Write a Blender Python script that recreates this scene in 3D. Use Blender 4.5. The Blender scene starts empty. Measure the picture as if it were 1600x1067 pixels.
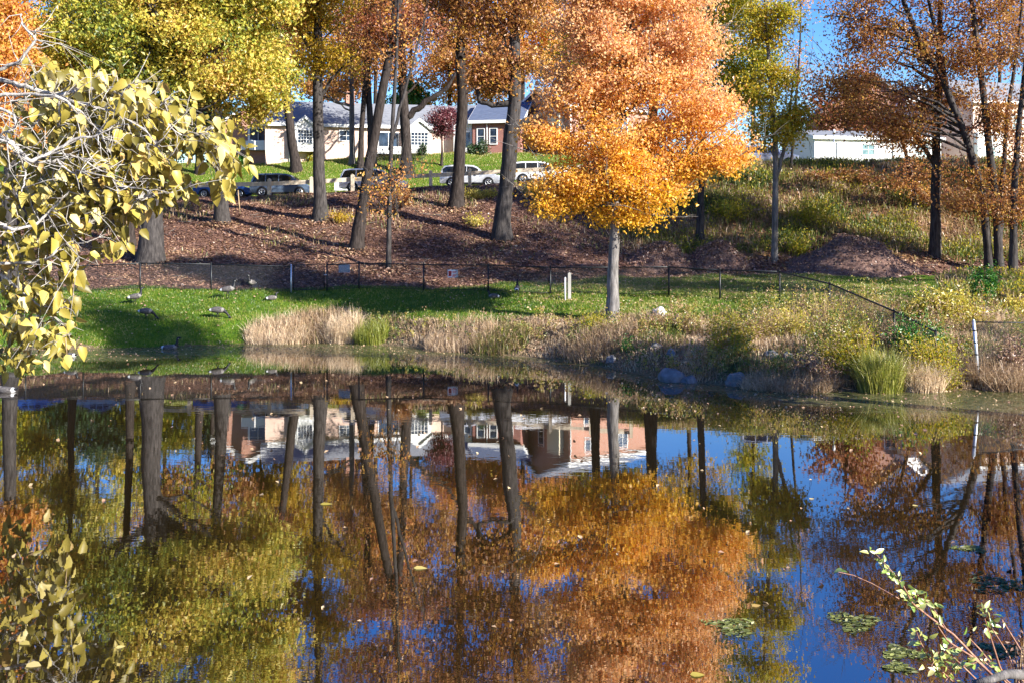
import bpy, bmesh, math, random
import numpy as np
from mathutils import Vector, Matrix, noise as mnoise

R = math.radians
C = bpy.context.scene.collection
F = 1556.0          # focal length in photo pixels (35 mm lens on 36 mm, 1600 px wide)
ZC = 5.0            # camera height above the water
YH = 359.0          # horizon row of the level camera
rng = np.random.default_rng(7)  # ---
random.seed(7)

# ------------------------------------------------------------------ terrain
SX = np.array([-120, -40, -18, -13.8, -11.4, -8, -5.6, -2.65, 1.24, 3.5, 5.2, 8.0, 11.8, 16.2, 40, 120.])
SY = np.array([40, 40, 41.8, 43, 44.0, 44.2, 43.3, 41.2, 38.7, 36, 33, 31.3, 30.7, 31.4, 31, 31.])
FX = np.array([-120, -4, 1.8, 4.5, 7.1, 9.0, 11.3, 20, 120.])
FY = np.array([49, 49, 47.2, 46, 45, 43.4, 42, 42, 42.])

def sstep(t):
    t = np.clip(t, 0, 1)
    return t * t * (3 - 2 * t)

def H(x, y):
    x = np.asarray(x, float); y = np.asarray(y, float)
    s = np.interp(x, SX, SY); f = np.interp(x, FX, FY)
    ft = np.interp(x, [-30, -4, 3, 9, 30], [51.0, 51.2, 53, 55, 56])
    zft = np.interp(x, [-30, -4, 3, 9, 30], [2.1, 2.15, 2.3, 2.5, 2.6])
    zr = np.interp(x, [-60, -24, -17, -10, -3, 4, 14, 20, 60], [7.0, 7.3, 7.45, 7.85, 8.2, 8.6, 9.3, 9.8, 10.2])
    yr = 72.6
    a = np.clip((y - s) / (f - s), 0, 1)
    z = 2.0 * (0.75 * a + 0.25 * np.clip(a * 4, 0, 1))
    z = z + (zft - 2.0) * np.clip((y - f) / (ft - f), 0, 1)
    b = np.clip((y - ft) / (yr - ft), 0, 1)
    z = z + (zr - zft) * (0.7 * b + 0.3 * sstep(b))
    zh = np.interp(x, [-60, -24, -5, 5, 16, 60], [10.8, 11.2, 12.2, 12.0, 10.6, 10.6])
    z = z + (zh - zr) * sstep((y - 80) / 13.5)
    z = z + 0.02 * np.clip(y - 110, 0, 900)
    z = np.where(y < s, -0.9 * np.clip((s - y) / 3.0, 0, 1), z)
    yn = np.maximum(8.5, np.where(x < 0, (-x - 1.8) / 0.514, (x - 2.2) / 0.514))
    yn = np.minimum(yn, 27)
    hn = np.clip((yn - y) * 0.38, -0.9, 3.3)
    z = np.maximum(z, hn)
    wob = 0.09 * np.sin(x * 0.9 + y * 0.35) * np.sin(y * 0.7 - x * 0.25) + 0.05 * np.sin(2.3 * x + 1.7) * np.sin(1.9 * y)
    z = z + wob * np.clip((y - s) / 3, 0, 1) * np.where((y > 73) & (y < 81), 0, 1)
    return z

def h1(x, y):
    return float(H(np.array([x]), np.array([y]))[0])

def X(px, d): return (px - 800.0) * d / F
def Z(py, d): return ZC - (py - YH) * d / F

def ground(px, py):
    """point of the terrain seen at a photo pixel"""
    ds = np.arange(29.5, 130, 0.05)
    zs = H((px - 800) * ds / F, ds)
    rows = YH + (ZC - zs) * F / ds
    ok = np.where((rows <= py) & (zs > 0))[0]
    d = float(ds[ok[0]]) if len(ok) else 60.0
    return X(px, d), d, h1(X(px, d), d)

# ------------------------------------------------------------------ object helpers
def tag(o, label=None, cat=None, group=None, kind=None):
    if label: o['label'] = label
    if cat: o['category'] = cat
    if group: o['group'] = group
    if kind: o['kind'] = kind
    return o

def thing(name, label, cat, loc=(0, 0, 0), rz=0.0, group=None):
    o = bpy.data.objects.new(name, None); C.objects.link(o)
    o.location = loc; o.rotation_euler = (0, 0, rz); o.empty_display_size = 0.3
    return tag(o, label, cat, group)

def np_mesh(name, V, quads=None, tris=None, mats=None, tint=None, parent=None, mi=None, smooth=False, loc=None):
    V = np.ascontiguousarray(V, dtype=np.float32).reshape(-1, 3)
    if loc is not None: V = V - np.array(loc, dtype=np.float32)
    me = bpy.data.meshes.new(name)
    nq = 0 if quads is None else len(quads); nt = 0 if tris is None else len(tris)
    loops = []
    if nq: loops.append(np.asarray(quads, np.int32).ravel())
    if nt: loops.append(np.asarray(tris, np.int32).ravel())
    L = np.concatenate(loops)
    starts = np.concatenate([np.arange(nq) * 4, nq * 4 + np.arange(nt) * 3]).astype(np.int32)
    me.vertices.add(len(V)); me.vertices.foreach_set('co', V.ravel())
    me.loops.add(len(L)); me.loops.foreach_set('vertex_index', L)
    me.polygons.add(nq + nt); me.polygons.foreach_set('loop_start', starts)
    if mi is not None: me.polygons.foreach_set('material_index', np.asarray(mi, np.int32))
    me.polygons.foreach_set('use_smooth', np.full(nq + nt, bool(smooth)))
    if tint is not None:
        a = me.attributes.new('tint', 'FLOAT', 'FACE')
        a.data.foreach_set('value', np.ascontiguousarray(tint, np.float32))
    me.update(calc_edges=True)
    for m in (mats if isinstance(mats, (list, tuple)) else [mats]):
        if m is not None: me.materials.append(m)
    o = bpy.data.objects.new(name, me); C.objects.link(o)
    if loc is not None and parent is None: o.location = loc
    if parent is not None: o.parent = parent      # loc is then the parent's own place
    return o

class MB:
    """collects boxes, tubes, prisms, balls into one mesh"""
    def __init__(s): s.v = []; s.f = []; s.m = []; s.sm = []
    def add(s, vs, fs, mi=0, sm=False):
        b = len(s.v); s.v += [tuple(v) for v in vs]
        for f in fs: s.f.append(tuple(b + i for i in f)); s.m.append(mi); s.sm.append(sm)
    def box(s, x0, x1, y0, y1, z0, z1, mi=0, M=None):
        vs = [Vector((x, y, z)) for z in (z0, z1) for y in (y0, y1) for x in (x0, x1)]
        if M is not None: vs = [M @ v for v in vs]
        s.add(vs, [(0, 2, 3, 1), (4, 5, 7, 6), (0, 1, 5, 4), (2, 6, 7, 3), (0, 4, 6, 2), (1, 3, 7, 5)], mi)
    def tube(s, pts, rad, n=6, mi=0, cap=True, sm=True):
        P = [Vector(p) for p in pts]
        if not hasattr(rad, '__len__'): rad = [rad] * len(P)
        vs = []; ref = None
        for i, p in enumerate(P):
            t = (P[min(i + 1, len(P) - 1)] - P[max(i - 1, 0)])
            if t.length < 1e-9: t = Vector((0, 0, 1))
            t.normalize()
            if ref is None:
                ref = Vector((1, 0, 0)) if abs(t.x) < 0.8 else Vector((0, 1, 0))
            u = (ref - t * ref.dot(t)).normalized(); w = t.cross(u); ref = u
            for k in range(n):
                a = 2 * math.pi * k / n
                vs.append(p + (u * math.cos(a) + w * math.sin(a)) * rad[i])
        fs = []
        for i in range(len(P) - 1):
            for k in range(n):
                a = i * n + k; b = i * n + (k + 1) % n
                fs.append((a, b, b + n, a + n))
        if cap:
            fs.append(tuple(range(n))[::-1]); fs.append(tuple((len(P) - 1) * n + k for k in range(n)))
        s.add(vs, fs, mi, sm)
    def prism(s, poly, axis, a0, a1, mi=0, M=None):
        """polygon in the two other axes, extruded along axis (0=x,1=y,2=z)"""
        vs = []
        for a in (a0, a1):
            for p, q in poly:
                v = [(a, p, q), (p, a, q), (p, q, a)][axis]
                vs.append(Vector(v) if M is None else M @ Vector(v))
        n = len(poly)
        fs = [tuple(range(n)), tuple(range(2 * n - 1, n - 1, -1))]
        for k in range(n): fs.append((k, n + k, n + (k + 1) % n, (k + 1) % n))
        s.add(vs, fs, mi)
    def build(s, name, mats, parent=None, loc=None):
        me = bpy.data.meshes.new(name)
        vs = s.v if loc is None else [(v[0] - loc[0], v[1] - loc[1], v[2] - loc[2]) for v in s.v]
        me.from_pydata([tuple(v) for v in vs], [], s.f)
        me.polygons.foreach_set('material_index', s.m); me.polygons.foreach_set('use_smooth', s.sm)
        bm = bmesh.new(); bm.from_mesh(me); bmesh.ops.recalc_face_normals(bm, faces=bm.faces); bm.to_mesh(me); bm.free()
        for m in (mats if isinstance(mats, (list, tuple)) else [mats]): me.materials.append(m)
        o = bpy.data.objects.new(name, me); C.objects.link(o)
        if loc is not None and parent is None: o.location = loc
        if parent is not None: o.parent = parent
        return o

# ------------------------------------------------------------------ materials
def new_mat(name):
    m = bpy.data.materials.new(name); m.use_nodes = True
    nt = m.node_tree; nt.nodes.clear()
    out = nt.nodes.new('ShaderNodeOutputMaterial')
    return m, nt, out

def N(nt, typ, **kw):
    n = nt.nodes.new(typ)
    for k, v in kw.items():
        if k.startswith('i_'):
            key = k[2:]
            n.inputs[int(key) if key.isdigit() else key.replace('_', ' ')].default_value = v
        else: setattr(n, k, v)
    return n

def ramp(nt, stops, fac=None):
    r = nt.nodes.new('ShaderNodeValToRGB'); e = r.color_ramp.elements
    while len(e) < len(stops): e.new(0.5)
    for el, (p, c) in zip(e, stops):
        el.position = p; el.color = (*c, 1)
    if fac is not None: nt.links.new(fac, r.inputs[0])
    return r

def leaf_mat(name, stops, trans=0.4, gloss=0.06, nscale=0.0):
    m, nt, out = new_mat(name); L = nt.links.new
    a = N(nt, 'ShaderNodeAttribute', attribute_name='tint')
    r = ramp(nt, stops, a.outputs['Fac'])
    d = N(nt, 'ShaderNodeBsdfDiffuse'); t = N(nt, 'ShaderNodeBsdfTranslucent'); g = N(nt, 'ShaderNodeBsdfGlossy', i_Roughness=0.45)
    L(r.outputs[0], d.inputs[0]); L(r.outputs[0], t.inputs[0])
    m1 = N(nt, 'ShaderNodeMixShader', i_Fac=trans); L(d.outputs[0], m1.inputs[1]); L(t.outputs[0], m1.inputs[2])
    m2 = N(nt, 'ShaderNodeMixShader', i_Fac=gloss); L(m1.outputs[0], m2.inputs[1]); L(g.outputs[0], m2.inputs[2])
    L(m2.outputs[0], out.inputs[0])
    return m

def noise_mat(name, stops, scale=3.0, rough=0.8, stretch=(1, 1, 1), bump=0.0, detail=6, spec=0.3, metal=0.0, coord='Object', coat=0.0):
    m, nt, out = new_mat(name); L = nt.links.new
    tc = N(nt, 'ShaderNodeTexCoord'); mp = N(nt, 'ShaderNodeMapping'); mp.inputs['Scale'].default_value = stretch
    L(tc.outputs[coord], mp.inputs[0])
    n = N(nt, 'ShaderNodeTexNoise'); n.inputs['Scale'].default_value = scale; n.inputs['Detail'].default_value = detail
    n.inputs['Roughness'].default_value = 0.65
    L(mp.outputs[0], n.inputs['Vector'])
    r = ramp(nt, stops, n.outputs['Fac'])
    b = N(nt, 'ShaderNodeBsdfPrincipled'); b.inputs['Roughness'].default_value = rough
    b.inputs['Specular IOR Level'].default_value = spec; b.inputs['Metallic'].default_value = metal
    b.inputs['Coat Weight'].default_value = coat
    L(r.outputs[0], b.inputs['Base Color'])
    if bump:
        bp = N(nt, 'ShaderNodeBump'); bp.inputs['Strength'].default_value = bump; bp.inputs['Distance'].default_value = 0.03
        L(n.outputs['Fac'], bp.inputs['Height']); L(bp.outputs[0], b.inputs['Normal'])
    L(b.outputs[0], out.inputs[0])
    return m

def flat(name, c, rough=0.6, spec=0.3, metal=0.0, var=0.12, scale=6.0, coat=0.0):
    lo = tuple(max(0, v * (1 - var)) for v in c); hi = tuple(min(1, v * (1 + var)) for v in c)
    return noise_mat(name, [(0.3, lo), (0.7, hi)], scale=scale, rough=rough, spec=spec, metal=metal, coat=coat)

def bark(name, c1, c2):
    return noise_mat(name, [(0.33, c1), (0.52, tuple((a + b) / 2 for a, b in zip(c1, c2))), (0.68, c2)], scale=3.2, rough=0.9,
                     stretch=(3.0, 3.0, 0.55), bump=1.0, spec=0.1, detail=8)

def brick(name, c1, c2, mortar):
    m, nt, out = new_mat(name); L = nt.links.new
    tc = N(nt, 'ShaderNodeTexCoord'); sp = N(nt, 'ShaderNodeSeparateXYZ'); L(tc.outputs['Object'], sp.inputs[0])
    ad = N(nt, 'ShaderNodeMath', operation='ADD'); L(sp.outputs[0], ad.inputs[0]); L(sp.outputs[1], ad.inputs[1])
    cb = N(nt, 'ShaderNodeCombineXYZ'); L(ad.outputs[0], cb.inputs[0]); L(sp.outputs[2], cb.inputs[1])
    b = N(nt, 'ShaderNodeTexBrick'); L(cb.outputs[0], b.inputs['Vector'])
    b.inputs['Color1'].default_value = (*c1, 1); b.inputs['Color2'].default_value = (*c2, 1); b.inputs['Mortar'].default_value = (*mortar, 1)
    b.inputs['Scale'].default_value = 1.0; b.inputs['Brick Width'].default_value = 0.24; b.inputs['Row Height'].default_value = 0.085
    b.inputs['Mortar Size'].default_value = 0.009
    n = N(nt, 'ShaderNodeTexNoise'); n.inputs['Scale'].default_value = 0.7; L(tc.outputs['Object'], n.inputs['Vector'])
    hs = N(nt, 'ShaderNodeHueSaturation'); L(b.outputs[0], hs.inputs['Color'])
    mr = N(nt, 'ShaderNodeMapRange'); mr.inputs[3].default_value = 0.8; mr.inputs[4].default_value = 1.2
    L(n.outputs['Fac'], mr.inputs[0]); L(mr.outputs[0], hs.inputs['Value'])
    p = N(nt, 'ShaderNodeBsdfPrincipled'); p.inputs['Roughness'].default_value = 0.85; p.inputs['Specular IOR Level'].default_value = 0.2
    L(hs.outputs[0], p.inputs['Base Color']); L(p.outputs[0], out.inputs[0])
    return m

M = {}
M['bark'] = bark('bark_grey_brown', (0.018, 0.016, 0.016), (0.088, 0.078, 0.073))
M['bark_dark'] = bark('bark_dark', (0.014, 0.011, 0.010), (0.065, 0.052, 0.046))
M['bark_grey'] = bark('bark_pale_grey', (0.07, 0.065, 0.06), (0.24, 0.22, 0.20))
M['bark_maple'] = bark('bark_maple', (0.07, 0.064, 0.06), (0.27, 0.25, 0.235))
M['bark_white'] = bark('bark_bleached', (0.16, 0.145, 0.13), (0.58, 0.54, 0.49))
M['l_oak'] = leaf_mat('leaf_yellow_green', [(0.0, (0.12, 0.18, 0.03)), (0.25, (0.33, 0.36, 0.045)), (0.5, (0.66, 0.56, 0.085)), (0.8, (0.78, 0.57, 0.13)), (1.0, (0.70, 0.40, 0.13))], 0.5, 0.035)
M['l_gold'] = leaf_mat('leaf_gold', [(0.0, (0.28, 0.24, 0.015)), (0.4, (0.52, 0.37, 0.02)), (0.75, (0.62, 0.36, 0.04)), (1.0, (0.45, 0.19, 0.04))], 0.5, 0.035)
M['l_maple'] = leaf_mat('leaf_maple', [(0.0, (0.86, 0.56, 0.03)), (0.28, (0.88, 0.50, 0.04)), (0.5, (0.87, 0.47, 0.11)), (0.78, (0.88, 0.55, 0.28)), (1.0, (0.68, 0.31, 0.14))], 0.5, 0.035)
M['l_orange'] = leaf_mat('leaf_orange', [(0.0, (0.74, 0.48, 0.06)), (0.5, (0.74, 0.36, 0.10)), (1.0, (0.56, 0.20, 0.08))], 0.5, 0.035)
M['l_rust'] = leaf_mat('leaf_rust', [(0.0, (0.62, 0.40, 0.06)), (0.3, (0.48, 0.23, 0.055)), (0.65, (0.31, 0.125, 0.045)), (1.0, (0.22, 0.07, 0.04))], 0.42, 0.035)
M['l_red'] = leaf_mat('leaf_redbrown', [(0.0, (0.52, 0.29, 0.06)), (0.4, (0.38, 0.14, 0.05)), (0.75, (0.26, 0.075, 0.04)), (1.0, (0.14, 0.04, 0.04))], 0.5, 0.035)
M['l_olive'] = leaf_mat('leaf_olive', [(0.0, (0.10, 0.17, 0.012)), (0.35, (0.32, 0.33, 0.02)), (0.75, (0.60, 0.46, 0.03)), (1.0, (0.66, 0.40, 0.04))], 0.5, 0.035)
M['l_plum'] = leaf_mat('leaf_plum', [(0.0, (0.10, 0.02, 0.03)), (0.6, (0.18, 0.045, 0.055)), (1.0, (0.30, 0.10, 0.08))], 0.3)
M['l_green'] = leaf_mat('leaf_green', [(0.0, (0.02, 0.09, 0.012)), (0.5, (0.05, 0.20, 0.015)), (1.0, (0.13, 0.30, 0.03))], 0.35)
M['l_dark'] = leaf_mat('leaf_dark_evergreen', [(0.0, (0.012, 0.035, 0.01)), (0.6, (0.03, 0.075, 0.015)), (1.0, (0.09, 0.10, 0.02))], 0.2)
M['l_fallen'] = leaf_mat('leaf_fallen', [(0.0, (0.10, 0.048, 0.036)), (0.4, (0.21, 0.11, 0.075)), (0.75, (0.38, 0.22, 0.13)), (1.0, (0.58, 0.42, 0.22))], 0.15, 0.08)
M['l_catalpa'] = leaf_mat('leaf_catalpa', [(0.0, (0.07, 0.065, 0.008)), (0.35, (0.22, 0.175, 0.025)), (0.7, (0.48, 0.38, 0.075)), (0.93, (0.72, 0.60, 0.24)), (1.0, (0.50, 0.33, 0.10))], 0.3, 0.03)
M['l_rose'] = leaf_mat('leaf_rose', [(0.0, (0.12, 0.26, 0.02)), (0.5, (0.34, 0.46, 0.06)), (1.0, (0.62, 0.56, 0.16))], 0.3, 0.14)
M['l_yellow'] = leaf_mat('leaf_yellow_shrub', [(0.0, (0.22, 0.26, 0.02)), (0.5, (0.58, 0.48, 0.05)), (1.0, (0.72, 0.55, 0.16))], 0.4)
M['g_lawn'] = leaf_mat('lawn_blade', [(0.0, (0.025, 0.085, 0.008)), (0.45, (0.085, 0.17, 0.008)), (0.75, (0.23, 0.26, 0.018)), (1.0, (0.42, 0.34, 0.12))], 0.35, 0.05)
M['g_straw'] = leaf_mat('straw_blade', [(0.0, (0.06, 0.11, 0.012)), (0.18, (0.20, 0.20, 0.03)), (0.35, (0.32, 0.21, 0.11)), (0.7, (0.56, 0.40, 0.25)), (1.0, (0.78, 0.63, 0.42))], 0.3, 0.04)
M['g_sedge'] = leaf_mat('sedge_blade', [(0.0, (0.08, 0.13, 0.012)), (0.45, (0.24, 0.27, 0.025)), (0.8, (0.48, 0.43, 0.10)), (1.0, (0.66, 0.54, 0.22))], 0.35, 0.06)
M['brick'] = brick('brick_wall', (0.44, 0.20, 0.135), (0.36, 0.15, 0.10), (0.50, 0.40, 0.33))
M['brick_sunlit'] = brick('brick_wall_sunlit', (0.72, 0.50, 0.40), (0.66, 0.44, 0.34), (0.72, 0.62, 0.54))  # glare of full sun is put into this lighter brick colour
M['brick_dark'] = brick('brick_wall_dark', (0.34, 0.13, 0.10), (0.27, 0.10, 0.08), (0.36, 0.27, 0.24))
M['white'] = flat('white_paint', (0.80, 0.80, 0.78), 0.55, var=0.05)
M['cream'] = flat('cream_paint', (0.72, 0.62, 0.45), 0.6, var=0.05)
M['roof'] = noise_mat('roof_shingle', [(0.3, (0.13, 0.14, 0.16)), (0.7, (0.26, 0.27, 0.29))], scale=2.2, stretch=(1, 6, 6), rough=0.9, spec=0.15, bump=0.3)
M['roof_blue_shade'] = noise_mat('roof_shingle_blue_shade', [(0.3, (0.06, 0.08, 0.13)), (0.7, (0.13, 0.16, 0.23))], scale=2.2, stretch=(1, 6, 6), rough=0.85, spec=0.2, bump=0.3)  # shingle colour carries the blue shade lying on the wing's roof
M['glass'] = noise_mat('window_glass', [(0.35, (0.012, 0.02, 0.035)), (0.65, (0.05, 0.08, 0.13))], scale=1.3, rough=0.08, spec=0.6)
M['glass_teal'] = noise_mat('window_glass_teal', [(0.35, (0.08, 0.16, 0.18)), (0.65, (0.22, 0.34, 0.36))], scale=1.3, rough=0.12, spec=0.6)
M['carglass'] = flat('car_glass', (0.012, 0.016, 0.02), 0.05, 0.7)
M['p_slate'] = flat('paint_slate_blue', (0.12, 0.17, 0.25), 0.25, 0.5, 0.3, 0.05, coat=0.6)
M['p_blue'] = flat('paint_blue', (0.03, 0.10, 0.34), 0.25, 0.5, 0.2, 0.05, coat=0.6)
M['p_white'] = flat('paint_white', (0.74, 0.75, 0.78), 0.3, 0.5, 0, 0.03, coat=0.6)
M['p_silver'] = flat('paint_silver', (0.60, 0.62, 0.66), 0.3, 0.5, 0.25, 0.03, coat=0.6)
M['p_grey'] = flat('paint_grey', (0.17, 0.20, 0.26), 0.3, 0.5, 0.3, 0.04, coat=0.6)
M['rubber'] = flat('tyre_rubber', (0.018, 0.018, 0.018), 0.8)
M['black'] = flat('black_plastic', (0.02, 0.02, 0.022), 0.5)
M['rim'] = flat('wheel_rim', (0.55, 0.56, 0.58), 0.3, 0.5, 0.7)
M['lamp'] = flat('headlight_glass', (0.75, 0.77, 0.78), 0.1, 0.6)
M['red'] = flat('tail_light_red', (0.5, 0.02, 0.02), 0.2, 0.5)
M['fence_black'] = flat('black_coated_steel', (0.012, 0.014, 0.016), 0.45, 0.4)
M['galv'] = flat('galvanised_steel', (0.55, 0.58, 0.62), 0.38, 0.5, 0.6)
M['wood_post'] = noise_mat('weathered_timber', [(0.3, (0.42, 0.34, 0.25)), (0.7, (0.66, 0.58, 0.46))], scale=4, stretch=(1, 1, 0.2), rough=0.85)
M['wood_grey'] = noise_mat('grey_timber', [(0.3, (0.25, 0.24, 0.22)), (0.7, (0.45, 0.43, 0.40))], scale=4, stretch=(1, 1, 0.2), rough=0.85)
M['stone'] = noise_mat('stone_grey', [(0.25, (0.08, 0.08, 0.085)), (0.5, (0.18, 0.175, 0.17)), (0.75, (0.31, 0.30, 0.28))], scale=3, rough=0.9, bump=0.8)
M['stone_pale'] = noise_mat('stone_pale', [(0.25, (0.30, 0.28, 0.26)), (0.75, (0.60, 0.57, 0.52))], scale=3, rough=0.9, bump=0.8)
M['stone_blue'] = noise_mat('stone_blue', [(0.25, (0.07, 0.07, 0.075)), (0.75, (0.25, 0.25, 0.26))], scale=3, rough=0.8, bump=0.8)
M['asphalt'] = noise_mat('asphalt', [(0.3, (0.04, 0.04, 0.042)), (0.7, (0.075, 0.073, 0.07))], scale=8, rough=0.9)
M['sign_white'] = flat('sign_white', (0.78, 0.76, 0.75), 0.5, var=0.03)
M['sign_red'] = flat('sign_red', (0.65, 0.06, 0.05), 0.5, var=0.05)
M['sign_grey'] = flat('sign_back_grey', (0.36, 0.42, 0.55), 0.5, 0.4, 0.2, 0.1)
M['goose_body'] = noise_mat('goose_feather_grey', [(0.35, (0.04, 0.036, 0.036)), (0.5, (0.085, 0.077, 0.073)), (0.65, (0.15, 0.135, 0.125))], scale=14, stretch=(1, 1, 2.5), rough=0.8)
M['goose_breast'] = noise_mat('goose_feather_pale', [(0.35, (0.14, 0.125, 0.115)), (0.65, (0.27, 0.25, 0.23))], scale=18, rough=0.8)
M['goose_white'] = flat('goose_feather_white', (0.6, 0.6, 0.59), 0.8)
M['goose_black'] = flat('goose_feather_black', (0.012, 0.012, 0.014), 0.55)
M['stem_red'] = noise_mat('rose_cane', [(0.3, (0.16, 0.06, 0.04)), (0.5, (0.30, 0.15, 0.09)), (0.7, (0.42, 0.27, 0.18))], scale=30, rough=0.6)
M['stem_tan'] = flat('dry_stalk', (0.36, 0.25, 0.14), 0.8, var=0.2)
M['litter_heap'] = noise_mat('leaf_mulch', [(0.3, (0.055, 0.032, 0.028)), (0.5, (0.14, 0.085, 0.068)), (0.7, (0.29, 0.19, 0.14))], scale=7, rough=0.95, bump=0.8, spec=0.1)

# ------------------------------------------------------------------ terrain mesh
def axis(*segs):
    out = []
    for a, b, st in segs: out.append(np.arange(a, b, st))
    return np.concatenate(out + [np.array([segs[-1][1]])])

def zone_values(x, y):
    s = np.interp(x, SX, SY); f = np.interp(x, FX, FY)
    wig = 0.8 * np.sin(x * 0.55) + 0.5 * np.sin(x * 1.3 + 1.0)
    lawn_far = np.interp(x, [-20, -10, -2, 4, 10, 20], [49.9, 49.7, 50.8, 53.0, 54.6, 54.0]) + 0.5 * wig
    bank_top = s + np.interp(x, [-16, -12, -8, -4, 2, 5, 9, 14, 20], [0.1, 0.15, 2.2, 2.2, 4.2, 7.5, 9.0, 9.5, 9.5]) + 0.35 * wig
    lawn = sstep((y - bank_top + 0.4) / 0.8) * (1 - sstep((y - lawn_far + 0.5) / 1.0))
    upper = sstep((y - 80.6) / 0.8) * (1 - sstep((y - 118) / 6))
    lawn = np.maximum(lawn, upper)
    bank = (y > s - 0.5) * (1 - sstep((y - bank_top + 0.4) / 0.8))
    hill = sstep((x - 4.5 - (y - 55) * 0.12) / 3.0) * sstep((y - 56.5) / 2.5) * (1 - sstep((y - 75) / 2))
    ev = sstep((x - .425 * y - .3 * wig) / 1.2) * (y < 62)
    low = (y < 70); hill = np.maximum(hill, ev * lawn * low); lawn = lawn * (1 - ev * low)
    return lawn, bank, hill

def build_terrain():
    xs = axis((-900, -120, 60), (-120, -36, 6), (-36, 36, 0.4), (36, 120, 6), (120, 901, 60))
    ys = axis((-200, 0, 25), (0, 26, 1.0), (26, 100, 0.4), (100, 150, 3), (150, 400, 25), (400, 1600, 150))
    gx, gy = np.meshgrid(xs, ys)
    gz = H(gx, gy)
    V = np.stack([gx, gy, gz], -1).reshape(-1, 3)
    ny, nx = gx.shape
    i = np.arange((ny - 1) * (nx - 1)); r, c = i // (nx - 1), i % (nx - 1)
    a = r * nx + c
    q = np.stack([a, a + 1, a + nx + 1, a + nx], -1)
    m, nt, out = new_mat('ground_soil_grass_leaf_litter'); L = nt.links.new
    def attr(n):
        return N(nt, 'ShaderNodeAttribute', attribute_name=n).outputs['Fac']
    tc = N(nt, 'ShaderNodeTexCoord')
    def nz(scale, det=6):
        n = N(nt, 'ShaderNodeTexNoise'); n.inputs['Scale'].default_value = scale; n.inputs['Detail'].default_value = det
        n.inputs['Roughness'].default_value = 0.7
        L(tc.outputs['Object'], n.inputs['Vector']); return n.outputs['Fac']
    fine = nz(9.0, 8); mid = nz(1.1); big = nz(0.35)
    litter = ramp(nt, [(0.28, (0.06, 0.032, 0.028)), (0.47, (0.15, 0.085, 0.065)), (0.6, (0.23, 0.13, 0.09)), (0.75, (0.38, 0.25, 0.17))], fine)
    lawn = ramp(nt, [(0.3, (0.03, 0.08, 0.01)), (0.5, (0.075, 0.15, 0.01)), (0.7, (0.17, 0.20, 0.025))], fine)
    lawn2 = ramp(nt, [(0.3, (0.12, 0.19, 0.02)), (0.7, (0.30, 0.27, 0.09))], fine)
    lv = N(nt, 'ShaderNodeMixRGB', blend_type='MULTIPLY'); lv.inputs[0].default_value = .75; L(litter.outputs[0], lv.inputs[1])
    L(ramp(nt, [(0.35, (.42, .40, .42)), (0.55, (.9, .88, .85)), (0.7, (1.25, 1.1, .85))], mid).outputs[0], lv.inputs[2])
    lm = N(nt, 'ShaderNodeMixRGB'); L(ramp(nt, [(0.52, (0, 0, 0)), (0.72, (0.8, 0.8, 0.8))], mid).outputs[0], lm.inputs[0])
    L(lawn.outputs[0], lm.inputs[1]); L(lawn2.outputs[0], lm.inputs[2])
    bank = ramp(nt, [(0.3, (0.07, 0.055, 0.03)), (0.5, (0.17, 0.125, 0.07)), (0.72, (0.33, 0.25, 0.15))], fine)
    hill = ramp(nt, [(0.3, (0.09, 0.08, 0.022)), (0.45, (0.20, 0.12, 0.05)), (0.6, (0.30, 0.16, 0.08)), (0.75, (0.36, 0.22, 0.09))], mid)
    hm = N(nt, 'ShaderNodeMixRGB', blend_type='OVERLAY'); hm.inputs[0].default_value = 0.6; L(hill.outputs[0], hm.inputs[1])
    L(ramp(nt, [(0.3, (0.2, 0.2, 0.2)), (0.7, (0.8, 0.8, 0.8))], fine).outputs[0], hm.inputs[2])
    def brk(att):   # break the border of a zone up with noise
        ad = N(nt, 'ShaderNodeMath', operation='ADD'); sb = N(nt, 'ShaderNodeMath', operation='MULTIPLY_ADD')
        L(mid, sb.inputs[0]); sb.inputs[1].default_value = 1.1; sb.inputs[2].default_value = -0.55
        L(attr(att), ad.inputs[0]); L(sb.outputs[0], ad.inputs[1])
        return ramp(nt, [(0.4, (0, 0, 0)), (0.6, (1, 1, 1))], ad.outputs[0]).outputs[0]
    cur = lv.outputs[0]
    for att, col in (('hill', hm.outputs[0]), ('bank', bank.outputs[0]), ('lawn', lm.outputs[0])):
        mx = N(nt, 'ShaderNodeMixRGB'); L(brk(att), mx.inputs[0]); L(cur, mx.inputs[1]); L(col, mx.inputs[2]); cur = mx.outputs[0]
    p = N(nt, 'ShaderNodeBsdfPrincipled'); p.inputs['Roughness'].default_value = 0.95; p.inputs['Specular IOR Level'].default_value = 0.1
    L(cur, p.inputs['Base Color'])
    bp = N(nt, 'ShaderNodeBump'); bp.inputs['Strength'].default_value = 0.9; bp.inputs['Distance'].default_value = 0.12
    L(fine, bp.inputs['Height']); L(bp.outputs[0], p.inputs['Normal'])
    L(p.outputs[0], out.inputs[0])
    o = np_mesh('ground', V, quads=q, mats=m, smooth=True)
    z1, z2, z3 = zone_values(V[:, 0], V[:, 1])
    for nme, arr in (('lawn', z1), ('bank', z2), ('hill', z3)):
        at = o.data.attributes.new(nme, 'FLOAT', 'POINT'); at.data.foreach_set('value', np.ascontiguousarray(arr, np.float32))
    return tag(o, kind='structure')
build_terrain()

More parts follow.
